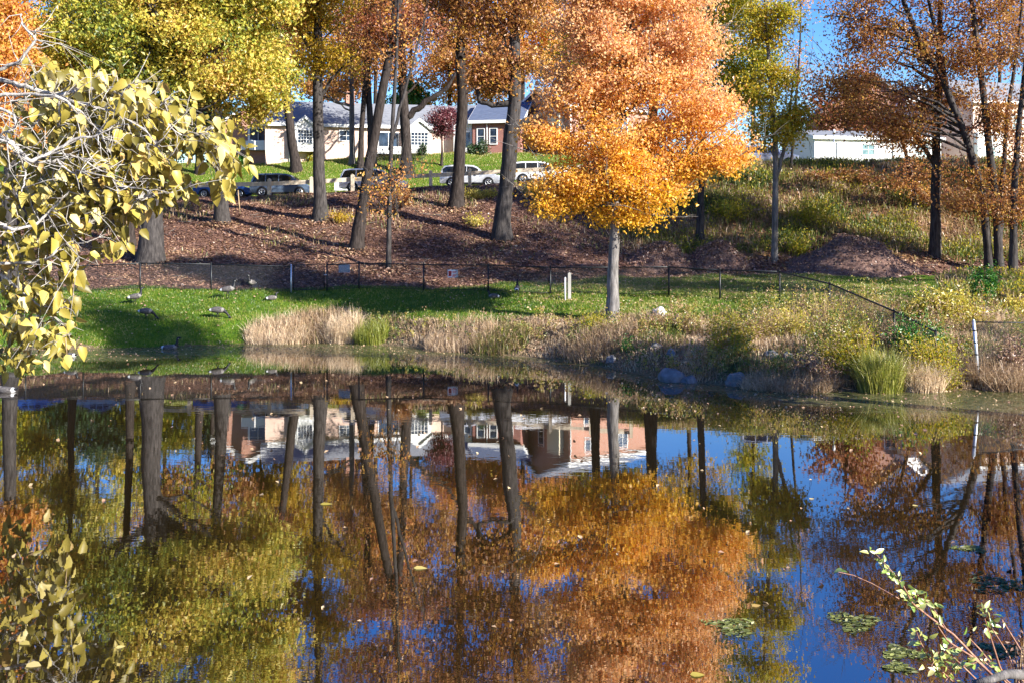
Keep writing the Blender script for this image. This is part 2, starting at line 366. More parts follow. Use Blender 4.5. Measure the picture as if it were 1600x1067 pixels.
# ------------------------------------------------------------------ water
def build_water():
    xs = axis((-90, -30, 4), (-30, 30, 0.5), (30, 91, 4)); ys = axis((-5, 20, 2), (20, 47, 0.5))
    gx, gy = np.meshgrid(xs, ys); V = np.stack([gx, gy, gx * 0], -1).reshape(-1, 3)
    ny, nx = gx.shape; i = np.arange((ny - 1) * (nx - 1)); r, c = i // (nx - 1), i % (nx - 1); a = r * nx + c
    q = np.stack([a, a + 1, a + nx + 1, a + nx], -1)
    m, nt, out = new_mat('pond_water'); L = nt.links.new
    tc = N(nt, 'ShaderNodeTexCoord')
    def nz(scale, stretch=(1, 1, 1), det=3):
        mp = N(nt, 'ShaderNodeMapping'); mp.inputs['Scale'].default_value = stretch; L(tc.outputs['Object'], mp.inputs[0])
        n = N(nt, 'ShaderNodeTexNoise'); n.inputs['Scale'].default_value = scale; n.inputs['Detail'].default_value = det
        L(mp.outputs[0], n.inputs['Vector']); return n.outputs['Fac']
    rip = nz(2.6, (0.8, 1.5, 1), 3); calm = nz(0.22, (1, 1.6, 1), 2)
    mul = N(nt, 'ShaderNodeMath', operation='MULTIPLY'); L(rip, mul.inputs[0])
    L(ramp(nt, [(0.38, (0.18, 0.18, 0.18)), (0.52, (.6, .6, .6)), (0.66, (1, 1, 1))], calm).outputs[0], mul.inputs[1])
    bp = N(nt, 'ShaderNodeBump'); bp.inputs['Strength'].default_value = 1.0; bp.inputs['Distance'].default_value = 0.0011
    L(mul.outputs[0], bp.inputs['Height'])
    # reflection over murky water; the clear pond mirrors strongly at these low angles
    gl = N(nt, 'ShaderNodeBsdfGlossy', i_Roughness=0.012); gl.inputs[0].default_value = (0.92, 0.92, 0.92, 1); L(bp.outputs[0], gl.inputs['Normal'])
    mud = N(nt, 'ShaderNodeBsdfDiffuse'); mud.inputs[0].default_value = (0.018, 0.012, 0.004, 1)
    fr = N(nt, 'ShaderNodeFresnel'); fr.inputs['IOR'].default_value = 2.6
    fm = N(nt, 'ShaderNodeMapRange'); fm.inputs[1].default_value = 0.2; fm.inputs[2].default_value = 0.8; fm.inputs[3].default_value = 0.40; fm.inputs[4].default_value = 0.88
    L(fr.outputs[0], fm.inputs[0])
    mx = N(nt, 'ShaderNodeMixShader'); L(fm.outputs[0], mx.inputs[0]); L(mud.outputs[0], mx.inputs[1]); L(gl.outputs[0], mx.inputs[2])
    # film of scum and sunk leaves near the far shore
    sp = nz(7.0, (0.7, 1.6, 1), 8); bl = nz(0.8, (0.45, 1.5, 1), 4)
    col = ramp(nt, [(0.3, (0.025, 0.035, 0.010)), (0.47, (0.07, 0.085, 0.018)), (0.58, (0.13, 0.12, 0.035)), (0.7, (0.34, 0.28, 0.14))], sp)
    sc = N(nt, 'ShaderNodeBsdfPrincipled'); sc.inputs['Roughness'].default_value = 0.6; L(col.outputs[0], sc.inputs['Base Color'])
    at = N(nt, 'ShaderNodeAttribute', attribute_name='scum')
    ma = N(nt, 'ShaderNodeMath', operation='MULTIPLY_ADD'); L(bl, ma.inputs[0]); ma.inputs[1].default_value = 1.2; ma.inputs[2].default_value = -0.6
    ad = N(nt, 'ShaderNodeMath', operation='ADD'); L(ma.outputs[0], ad.inputs[0]); L(at.outputs['Fac'], ad.inputs[1])
    mb = N(nt, 'ShaderNodeMath', operation='MULTIPLY_ADD'); L(sp, mb.inputs[0]); mb.inputs[1].default_value = 0.9; mb.inputs[2].default_value = -0.45
    ad2 = N(nt, 'ShaderNodeMath', operation='ADD'); L(ad.outputs[0], ad2.inputs[0]); L(mb.outputs[0], ad2.inputs[1])
    fac = ramp(nt, [(0.3, (0, 0, 0)), (0.75, (0.52, 0.52, 0.52))], ad2.outputs[0])
    m2 = N(nt, 'ShaderNodeMixShader'); L(fac.outputs[0], m2.inputs[0]); L(mx.outputs[0], m2.inputs[1]); L(sc.outputs[0], m2.inputs[2])
    L(m2.outputs[0], out.inputs[0])
    o = np_mesh('water', V, quads=q, mats=m, smooth=True)
    s = np.interp(V[:, 0], SX, SY); t = s - V[:, 1]
    wid = np.interp(V[:, 0], [-20, -8, 0, 4, 6, 10, 18], [5.5, 6.2, 4.5, 2.8, 2.2, 4.6, 5.6])
    scum = 0.78 * (1 - sstep((t - wid * 0.55) / (wid * 0.5)))
    aa = o.data.attributes.new('scum', 'FLOAT', 'POINT'); aa.data.foreach_set('value', np.ascontiguousarray(scum, np.float32))
    return tag(o, kind='structure')
build_water()

# ------------------------------------------------------------------ foliage generators
def unit(v): return v / np.maximum(np.linalg.norm(v, axis=-1, keepdims=True), 1e-9)

def leaf_quads(P, size, g, aspect=0.62, hang=0.25, face=None, fold=0.18):
    n = len(P)
    a = unit(g.normal(size=(n, 3)) + np.array([0, 0, -hang * 1.6]))
    nn = g.normal(size=(n, 3))
    if face is not None: nn = nn + np.asarray(face)
    b = unit(np.cross(a, nn)); c = np.cross(b, a)
    Ls = size * g.uniform(0.65, 1.3, (n, 1)); Ws = Ls * aspect
    V = np.stack([P - a * Ls * .5, P + b * Ws * .5 + c * Ls * fold - a * Ls * .08, P + a * Ls * .5, P - b * Ws * .5 + c * Ls * fold - a * Ls * .08], 1)
    return V.reshape(-1, 3), np.arange(n * 4).reshape(n, 4)

def bez(p0, p1, p2, n):
    t = np.linspace(0, 1, n)[:, None]
    return (1 - t) ** 2 * p0 + 2 * t * (1 - t) * p1 + t * t * p2

def make_tree(name, label, cat, trunk, blobs, leaf, size, per, tipr, seed, barkm='bark', group=None, limbs=(), twigs=0, tintf=None,
              attach=None, up=0.75, base=None, aspect=0.62, limb_every=11, flare=1.45):
    """trunk: list of (x,y,z,r); blobs: (cx,cy,cz,rx,ry,rz,ntips); extra limbs: lists of (x,y,z,r)"""
    g = np.random.default_rng(seed); size *= .86; per *= 1.3
    T = np.array(trunk, float)
    if base is None: base = tuple(T[0, :3])
    t = thing(name, label, cat, base, 0, group)
    mb = MB()
    # smooth the trunk line and flare its foot
    s = np.linspace(0, 1, len(T)); ss = np.linspace(0, 1, max(14, len(T) * 4))
    TT = np.stack([np.interp(ss, s, T[:, k]) for k in range(4)], 1)
    TT[1:-1, 0] += g.normal(0, 0.16, len(TT) - 2) * TT[1:-1, 3]; TT[1:-1, 1] += g.normal(0, 0.16, len(TT) - 2) * TT[1:-1, 3]
    for _ in range(2): TT[1:-1, :2] = (TT[:-2, :2] + 2 * TT[1:-1, :2] + TT[2:, :2]) / 4
    hgt = TT[:, 2] - TT[0, 2]
    TT[:, 3] *= 1 + (flare - 1) * np.exp(-hgt / (2.2 * T[0, 3] + 0.05)) + g.normal(0, 0.03, len(TT))
    foot = TT[0].copy(); foot[2] -= 0.5; foot[3] *= 1.1
    TT = np.vstack([foot, TT])
    mb.tube(TT[:, :3], TT[:, 3], n=10)
    attl = attach if attach is not None else T[0, 2] + 0.35 * (T[-1, 2] - T[0, 2])
    for lb in limbs:
        lb = np.array(lb, float); q = np.linspace(0, 1, len(lb)); qq = np.linspace(0, 1, len(lb) * 3)
        LL = np.stack([np.interp(qq, q, lb[:, k]) for k in range(4)], 1)
        LL[1:-1, :3] += g.normal(0, 0.25, (len(LL) - 2, 3)) * LL[1:-1, 3:4]
        mb.tube(LL[:, :3], LL[:, 3], n=7)
    LP = []; LT = []
    for (cx, cy, cz, rx, ry, rz, nt_) in blobs:
        c = np.array([cx, cy, cz]); rr = np.array([rx, ry, rz])
        d = unit(g.normal(size=(nt_, 3))); rad = g.uniform(0.12, 1.0, (nt_, 1)) ** 0.55
        tips = c + d * rad * rr * g.uniform(0.85, 1.12, (nt_, 1))
        n1 = max(2, nt_ // limb_every)
        targets = c + (tips[g.choice(nt_, n1, replace=False)] - c) * 0.62
        limb_pts = []
        for tg in targets:
            hd = math.hypot(tg[0] - np.interp(tg[2], TT[:, 2], TT[:, 0]), tg[1] - np.interp(tg[2], TT[:, 2], TT[:, 1]))
            za = min(max(tg[2] - up * hd - g.uniform(0, 0.8), attl + g.uniform(0, 2.4)), T[-1, 2] * 0.98 + 0.02 * T[0, 2])
            p0 = np.array([np.interp(za, TT[:, 2], TT[:, k]) for k in (0, 1)] + [za])
            r0 = min(float(np.interp(za, TT[:, 2], TT[:, 3])) * 0.5, 0.16, 0.03 + 0.014 * np.linalg.norm(tg - p0))
            mid = (p0 + tg) / 2 + np.array([0, 0, 0.10 * hd]) + g.normal(0, 0.07 * (hd + 0.5), 3)
            B = bez(p0, mid, tg, 7); B[1:-1] += g.normal(0, 0.05 + 0.012 * hd, (5, 3))
            mb.tube(B, np.linspace(max(r0, 0.02), 0.012, 7), n=5, cap=False)
            limb_pts.append(B[2:])
        LPs = np.concatenate(limb_pts)
        for tp in tips:
            k = np.argmin(((LPs - tp) ** 2).sum(1)); p0 = LPs[k]
            mid = (p0 + tp) / 2 + g.normal(0, 0.12, 3)
            B = bez(p0, mid, tp, 4)
            mb.tube(B, [0.016, 0.012, 0.009, 0.004], n=3, cap=False)
            n = int(per * g.uniform(0.45, 1.5))
            if n:
                u = g.uniform(0.35, 1.08, (n, 1))
                Q = p0 + (tp - p0) * u + g.normal(size=(n, 3)) * np.array([tipr, tipr, tipr * 0.62])
                ct = g.normal(0, 0.13)
                LP.append(Q); LT.append(g.normal(0.45 + ct, 0.17, n))
    for _ in range(twigs):      # bare grey twigs standing out of the crown
        b = blobs[g.integers(len(blobs))]
        p = np.array(b[:3]) + unit(g.normal(size=3)) * np.array(b[3:6]) * g.uniform(0.3, 0.9)
        dv = unit(np.array([p[0] - T[-1, 0], p[1] - T[-1, 1], 3.0]) * 0.3 + g.normal(0, 0.5, 3))
        e = p + dv * g.uniform(1.2, 2.8)
        B = bez(p, (p + e) / 2 + g.normal(0, 0.15, 3), e, 5)
        mb.tube(B, [0.022, 0.018, 0.013, 0.009, 0.005], n=3, cap=False)
        for k in (2, 3):
            e2 = B[k] + (dv + g.normal(0, 0.5, 3)) * g.uniform(0.4, 0.9)
            mb.tube([B[k], (B[k] + e2) / 2 + g.normal(0, 0.04, 3), e2], [0.012, 0.008, 0.004], n=3, cap=False)
    mb.build('trunk', M[barkm], t, loc=base)
    if LP:
        P = np.concatenate(LP); tt = np.concatenate(LT)
        if tintf is not None: tt = tintf(P, tt, g)
        V, q = leaf_quads(P, size, g, aspect)
        np_mesh('crown', V, quads=q, mats=M[leaf], tint=np.clip(tt, 0, 1), parent=t, loc=base)
    return t

def trunk_px(d, pts, dy=0.0):
    out = []
    for k, (px, py, w) in enumerate(pts):
        dd = d + dy * k
        out.append((X(px, dd), dd, Z(py, dd), max(0.02, w / 2 * dd / F)))
    return out

def blobs_px(d, bl, deep=0.8):
    out = []
    for b in bl:
        px, py, rx, ry, n = b[:5]; off = b[5] if len(b) > 5 else 0.0
        dd = d + off
        out.append((X(px, dd), dd, Z(py, dd), rx * dd / F, rx * dd / F * deep, ry * dd / F, n))
    return out

def tree_px(name, label, cat, basepx, trunk, blobs, leaf, size, per, tipr, seed, deep=0.8, limbs=(), **kw):
    x, d, z = ground(*basepx)
    tr = trunk_px(d, [(basepx[0], basepx[1], trunk[0][2])] + list(trunk[1:]))
    tr[0] = (tr[0][0], d, z, tr[0][3])
    lb = [trunk_px(d, l, kw.get('ldy', 0.0)) for l in limbs]
    kw.pop('ldy', None)
    return make_tree(name, label, cat, tr, blobs_px(d, blobs, deep), leaf, size, per, tipr, seed, limbs=lb, base=(x, d, z), **kw)

# ------------------------------------------------------------------ the trees
def maple_tint(P, t, g):
    zz = (P[:, 2] - 5.5) / 6.0
    return t * 0.55 + np.clip(zz, -0.3, 1.1) * 0.45 + np.where(g.random(len(t)) < 0.06, -0.2, 0)
tree_px('maple_tree', 'round orange and gold maple with a bare grey trunk standing on the pond bank', 'tree', (956, 500),
        [(956, 500, 20), (957, 440, 17.5), (961, 352, 15.5), (962, 250, 13), (968, 120, 9), (980, -20, 5), (985, -60, 2)],
        [(900, 285, 92, 48, 62), (1005, 300, 88, 52, 62), (975, 338, 60, 20, 20), (872, 318, 46, 26, 14), (1100, 250, 80, 38, 44), (868, 220, 58, 40, 34), (985, 225, 110, 40, 66),
         (1085, 165, 80, 42, 52), (895, 140, 72, 46, 48), (990, 130, 90, 42, 56), (1060, 70, 90, 48, 56), (910, 50, 82, 46, 48), (1000, -5, 110, 50, 66), (985, -60, 80, 35, 36), (1140, 232, 48, 36, 18), (930, -15, 80, 45, 46), (1060, 0, 80, 45, 36), (985, 265, 70, 30, 24), (1060, 200, 80, 30, 26), (930, 180, 70, 34, 26), (960, 90, 90, 40, 36), (1060, 115, 80, 36, 30)],
        'l_maple', 0.165, 80, 0.34, 11, deep=1.0, barkm='bark_maple', twigs=110, tintf=maple_tint, attach=5.4, up=0.9, flare=1.25)

tree_px('oak_tree', 'large yellow-green oak with a thick grey trunk behind the fence on the left', 'tree', (235, 408),
        [(235, 408, 34), (236, 330, 29), (239, 225, 27), (235, 120, 20), (238, -20, 16), (240, -180, 8), (240, -270, 3)],
        [(190, 60, 165, 90, 130), (330, 90, 135, 105, 140), (400, 130, 70, 72, 55), (110, 90, 90, 75, 55), (250, -60, 210, 110, 170), (400, -20, 95, 90, 70), (150, -150, 150, 110, 110),
         (330, -180, 150, 120, 110), (240, -270, 120, 60, 50)],
        'l_oak', 0.27, 72, 0.5, 12, limbs=[[(238, 235, 22), (262, 150, 17), (285, 60, 11), (300, -60, 6)]], twigs=12, attach=9.5,
        tintf=lambda P, t, g: t + 0.12 * np.sin(P[:, 0] * 0.7 + P[:, 2] * 0.5) + (P[:, 0] + 20) * 0.012)

tree_px('orange_tree', 'salmon orange tree at the far left edge behind the bleached branches', 'tree', (16, 442),
        [(16, 442, 22), (15, 250, 18), (12, 100, 11), (10, -60, 5)],
        [(0, 95, 66, 80, 90), (20, 190, 60, 55, 45), (20, 40, 50, 45, 36), (-30, -20, 70, 80, 60), (60, -60, 60, 60, 30)], 'l_orange', 0.24, 60, 0.42, 13, attach=7)
tree_px('yellow_tree', 'golden yellow tree low behind the bleached branches, second trunk from the left', 'tree', (113, 345),
        [(113, 345, 12), (112, 240, 10), (108, 100, 6), (105, 0, 3)], [(95, 180, 75, 60, 45), (60, 260, 60, 35, 22), (110, 60, 60, 70, 35)], 'l_gold', 0.24, 50, 0.45, 14, attach=8, barkm='bark_dark')
tree_px('dark_trunk_tree', 'slim dark-trunked tree just left of the thick grey oak', 'tree', (204, 385),
        [(204, 385, 14), (202, 260, 12), (196, 100, 9), (190, -100, 5)], [(185, 20, 90, 80, 40), (190, -90, 100, 90, 45)], 'l_gold', 0.25, 45, 0.5, 15, barkm='bark_dark', attach=9)
tree_px('oak_tree', 'brown-leaved oak on the slope between the thick grey oak and the straight central trunk', 'tree', (347, 348),
        [(347, 348, 20), (343, 250, 17), (338, 130, 13), (340, -60, 8), (342, -200, 3)], [(360, 40, 100, 90, 50), (330, -110, 130, 110, 80), (370, -200, 90, 70, 40)], 'l_rust', 0.25, 48, 0.5, 16, attach=11)
tree_px('oak_tree', 'dark straight-trunked oak on the slope in front of the left brick house', 'tree', (500, 345),
        [(500, 345, 20), (500, 260, 18), (497, 150, 16), (497, 20, 13), (496, -130, 8), (495, -230, 3)],
        [(520, 5, 62, 48, 54), (460, 20, 50, 45, 36), (500, 95, 80, 36, 34), (500, -90, 110, 85, 95), (470, -190, 110, 80, 70), (490, -280, 80, 60, 34)],
        'l_gold', 0.24, 46, 0.42, 17, attach=11, twigs=26, limbs=[[(497, 90, 9), (477, 65, 6), (462, 40, 3)], [(499, 155, 6), (520, 120, 4), (560, 80, 2)]])
tree_px('leaning_oak_tree', 'oak leaning to the right on the slope in front of the white minivan', 'tree', (557, 390),
        [(557, 390, 19), (566, 320, 17), (580, 230, 16), (600, 130, 14), (613, 60, 12), (625, -60, 8), (632, -200, 3)],
        [(640, 40, 65, 45, 30), (600, -60, 100, 80, 75), (650, -150, 115, 95, 85), (570, 45, 60, 50, 30), (640, -250, 90, 60, 36)], 'l_red', 0.23, 34, 0.5, 18, attach=11, twigs=40, barkm='bark_dark')
tree_px('sapling_tree', 'thin pale sapling with a few orange leaves rising just behind the fence', 'tree', (607, 420),
        [(607, 420, 8.5), (608, 340, 7), (611, 230, 6.5), (618, 120, 5.5), (622, 20, 4), (624, -120, 2)],
        [(600, 290, 38, 32, 16), (630, 270, 40, 30, 12), (610, 330, 30, 16, 7), (628, 60, 48, 55, 14), (640, -30, 55, 60, 14)], 'l_orange', 0.2, 13, 0.45, 19, barkm='bark', attach=5, twigs=60,
        limbs=[[(609, 235, 6), (622, 180, 5), (640, 120, 4), (655, 60, 3), (668, 20, 1.5)]], flare=1.2)
tree_px('oak_tree', 'dark oak beyond the road with a long limb reaching right over the purple tree', 'tree', (635, 272),
        [(635, 272, 17), (633, 200, 15), (629, 100, 13), (625, 0, 10), (622, -120, 5)], [(640, 80, 75, 50, 34), (590, 110, 55, 40, 24), (690, 60, 70, 42, 30), (620, -20, 110, 70, 55), (630, -130, 110, 80, 50)],
        'l_rust', 0.25, 40, 0.5, 20, barkm='bark_dark', attach=13, limbs=[[(634, 185, 11), (655, 165, 10), (680, 152, 8.5), (702, 135, 6), (720, 100, 3)]], twigs=15)
tree_px('oak_tree', 'dark curving oak on the slope standing in front of the silver suv', 'tree', (712, 325),
        [(712, 325, 20), (717, 260, 18), (723, 180, 17), (720, 90, 15), (719, 0, 12), (716, -120, 7), (714, -240, 3)],
        [(745, 50, 60, 45, 34), (690, 20, 55, 60, 36), (740, -40, 110, 85, 90), (700, -150, 120, 100, 90), (720, -260, 90, 70, 40)], 'l_rust', 0.25, 40, 0.48, 21, barkm='bark_dark', attach=11, twigs=24,
        limbs=[[(723, 150, 9), (745, 130, 7), (765, 95, 5), (790, 60, 3)]])
tree_px('oak_tree', 'stout grey oak with broad foot just left of the orange maple', 'tree', (785, 375),
        [(785, 375, 25), (789, 310, 23), (796, 240, 24), (803, 150, 20), (806, 60, 16), (808, -60, 11), (810, -200, 4)],
        [(790, 90, 55, 40, 34), (760, 125, 50, 28, 22), (820, 10, 60, 70, 46), (780, -60, 115, 90, 100), (830, -160, 120, 100, 90), (745, 30, 50, 50, 26), (810, -260, 90, 70, 40)],
        'l_rust', 0.25, 48, 0.45, 22, attach=8, twigs=24,
        limbs=[[(803, 205, 14), (822, 190, 11), (850, 178, 9), (880, 150, 6), (905, 100, 3)], [(802, 160, 11), (775, 165, 9), (748, 160, 7), (746, 140, 6), (760, 120, 5), (790, 95, 3)], [(803, 150, 8), (770, 130, 6), (752, 100, 4), (748, 60, 2)]])
# beyond the road
tree_px('oak_tree', 'dark tree leaning left beyond the road beside the white gabled bay', 'tree', (463, 268),
        [(463, 268, 15), (457, 220, 14), (447, 150, 12), (436, 50, 9), (430, -60, 4)], [(440, 60, 65, 60, 30), (420, -30, 90, 75, 40)], 'l_red', 0.25, 44, 0.5, 23, barkm='bark_dark', attach=14)
tree_px('slim_tree', 'slim light brown trunk with a low side limb in front of the sunlit house wall', 'tree', (550, 257),
        [(550, 257, 8.5), (550, 170, 8), (549, 100, 6), (548, 20, 3)], [(520, 135, 48, 26, 24), (545, 90, 55, 40, 28), (560, 30, 60, 50, 24)], 'l_rust', 0.24, 46, 0.42, 24, barkm='bark_grey', attach=15.5,
        limbs=[[(550, 165, 5), (530, 162, 4.5), (508, 152, 4), (490, 158, 2), (470, 140, 1)]])
tree_px('slim_tree', 'slim black trunk beyond the road just right of the light brown one', 'tree', (563, 263),
        [(563, 263, 9), (566, 190, 8), (572, 100, 8), (578, 0, 5), (580, -80, 2)], [(580, 60, 60, 45, 22), (570, -20, 70, 60, 26)], 'l_rust', 0.24, 40, 0.45, 25, barkm='bark_dark', attach=16)
tree_px('slim_tree', 'grey-barked tree beyond the road partly behind the leaning oak', 'tree', (583, 258),
        [(583, 258, 10), (577, 180, 10), (574, 90, 8), (570, 10, 5), (568, -80, 2)], [(560, 60, 60, 45, 20), (590, -30, 70, 60, 26)], 'l_red', 0.24, 40, 0.45, 26, barkm='bark', attach=16)
tree_px('dark_tree', 'short dark tree beyond the road left of the shaded brick wall', 'tree', (312, 272),
        [(312, 272, 13), (310, 215, 11), (308, 140, 9), (300, 40, 4)], [(310, 120, 80, 60, 32), (280, 60, 80, 60, 30)], 'l_olive', 0.26, 46, 0.5, 27, barkm='bark_dark', attach=12)
tree_px('dark_tree', 'shaded tree behind the maple with a dark trunk, seen mostly in the water', 'tree', (930, 330),
        [(930, 330, 15), (931, 230, 13), (933, 120, 10), (935, 0, 5)], [(925, 60, 90, 70, 34), (930, -40, 100, 80, 36)], 'l_gold', 0.25, 44, 0.5, 28, barkm='bark_dark', attach=12)
tree_px('dark_tree', 'thick dark-trunked tree hidden behind the right half of the maple', 'tree', (1016, 340),
        [(1016, 340, 20), (1018, 240, 17), (1022, 120, 13), (1025, 0, 7)], [(1030, 80, 90, 60, 34), (1050, -40, 110, 80, 40)], 'l_olive', 0.25, 46, 0.5, 29, barkm='bark_dark', attach=11)
tree_px('green_tree', 'yellow-green tree on the slope just right of the maple crown', 'tree', (1093, 376),
        [(1093, 376, 12), (1095, 300, 11), (1098, 190, 9.5), (1105, 80, 7), (1110, -60, 3)],
        [(1110, 170, 60, 40, 34), (1150, 130, 55, 60, 40), (1140, 30, 75, 75, 60), (1130, -70, 90, 80, 55)], 'l_olive', 0.23, 60, 0.42, 30, barkm='bark', attach=8, flare=1.3)
tree_px('slender_tree', 'slender olive-yellow tree with a forked grey trunk between the maple and the white building', 'tree', (1210, 408),
        [(1210, 408, 10.5), (1211, 320, 9.5), (1212, 230, 8.5), (1203, 120, 6.5), (1195, 0, 5), (1190, -150, 2)],
        [(1200, 40, 60, 60, 54), (1195, 130, 60, 48, 48), (1215, 200, 60, 44, 46), (1235, 185, 40, 28, 18), (1200, -60, 60, 80, 44), (1195, -150, 45, 60, 22)],
        'l_olive', 0.21, 52, 0.36, 31, tintf=lambda P, t, g: t + .2, barkm='bark_grey', attach=7.2, flare=1.2, limbs=[[(1212, 285, 6.5), (1222, 245, 6), (1232, 190, 4), (1240, 120, 2)]], twigs=12)
# the thicket on the right
sp = dict(barkm='bark', flare=1.3)
tree_px('oak_tree', 'upright brown oak on the right slope beside the great leaf mound', 'tree', (1460, 402),
        [(1460, 402, 17), (1462, 320, 15), (1464, 220, 13), (1466, 120, 11), (1470, 0, 7), (1472, -120, 3)],
        [(1440, 150, 80, 45, 50), (1400, 60, 85, 60, 44), (1480, 30, 80, 70, 46), (1420, 215, 60, 28, 32), (1450, -80, 110, 80, 36)], 'l_rust', 0.2, 40, 0.5, 32, attach=8, up=.4, twigs=22,
        limbs=[[(1462, 260, 8), (1440, 225, 7), (1420, 195, 5), (1395, 175, 2.5)]], **sp)
tree_px('leaning_tree', 'bare-looking tree leaning left over the bank with sparse rust leaves', 'tree', (1546, 424),
        [(1546, 424, 13), (1536, 300, 12), (1505, 205, 11), (1475, 130, 9.5), (1440, 70, 9), (1410, 0, 6.5), (1390, -90, 3)],
        [(1370, 60, 90, 60, 54), (1340, 140, 85, 50, 44), (1325, 190, 60, 30, 18), (1430, -30, 110, 60, 50), (1330, 10, 65, 55, 26), (1480, 100, 75, 50, 40), (1400, 190, 65, 32, 34), (1290, 110, 45, 60, 16), (1560, 180, 60, 50, 26)], 'l_rust', 0.2, 42, 0.5, 33, attach=8.2, up=.3, twigs=60,
        limbs=[[(1480, 140, 7), (1465, 60, 5.5), (1445, -20, 4), (1430, -90, 2)], [(1440, 75, 6), (1390, 50, 4), (1340, 30, 3), (1290, 25, 1.5)]], **sp)
tree_px('thicket_tree', 'grey double-stemmed tree at the right of the thicket behind the green bush', 'tree', (1562, 426),
        [(1562, 426, 13), (1556, 320, 12), (1542, 200, 10.5), (1530, 90, 9), (1515, -20, 6), (1505, -120, 3)],
        [(1540, 90, 80, 60, 46), (1510, -10, 90, 70, 44), (1590, 20, 70, 70, 38), (1555, 300, 80, 48, 44), (1575, 190, 60, 45, 30), (1490, 270, 60, 32, 12)], 'l_rust', 0.19, 36, 0.48, 34, attach=4.5, twigs=40,
        limbs=[[(1563, 400, 9), (1566, 300, 8), (1572, 190, 6.5), (1590, 80, 5), (1600, -40, 2.5)]], barkm='bark', flare=1.3)
tree_px('thicket_tree', 'thin dark trunk at the right edge with low rusty sprays over the bank', 'tree', (1583, 432),
        [(1583, 432, 13), (1582, 350, 11), (1588, 240, 9), (1600, 120, 7), (1612, 0, 4)], [(1590, 330, 55, 42, 26), (1520, 330, 45, 35, 16), (1610, 230, 60, 60, 24), (1620, 90, 70, 80, 26)],
        'l_rust', 0.19, 42, 0.42, 35, attach=4, **sp)
tree_px('slim_tree', 'thin-stemmed tree with rusty sprays hanging before the white building', 'tree', (1430, 330),
        [(1430, 330, 7), (1425, 280, 6.5), (1405, 200, 5), (1380, 150, 3)], [(1400, 215, 50, 28, 22), (1440, 275, 55, 26, 20), (1350, 170, 60, 38, 20), (1390, 290, 50, 18, 14)], 'l_rust', 0.19, 40, 0.42, 36, attach=8, **sp)
tree_px('slim_tree', 'thin pink-tinged tree in the sky gap right of the slender olive tree', 'tree', (1236, 262),
        [(1236, 262, 4), (1242, 180, 4), (1250, 80, 3), (1252, -20, 1.5)], [(1245, 90, 28, 70, 16), (1250, -10, 32, 60, 14)], 'l_orange', 0.2, 22, 0.5, 37, attach=14, twigs=30, barkm='bark')
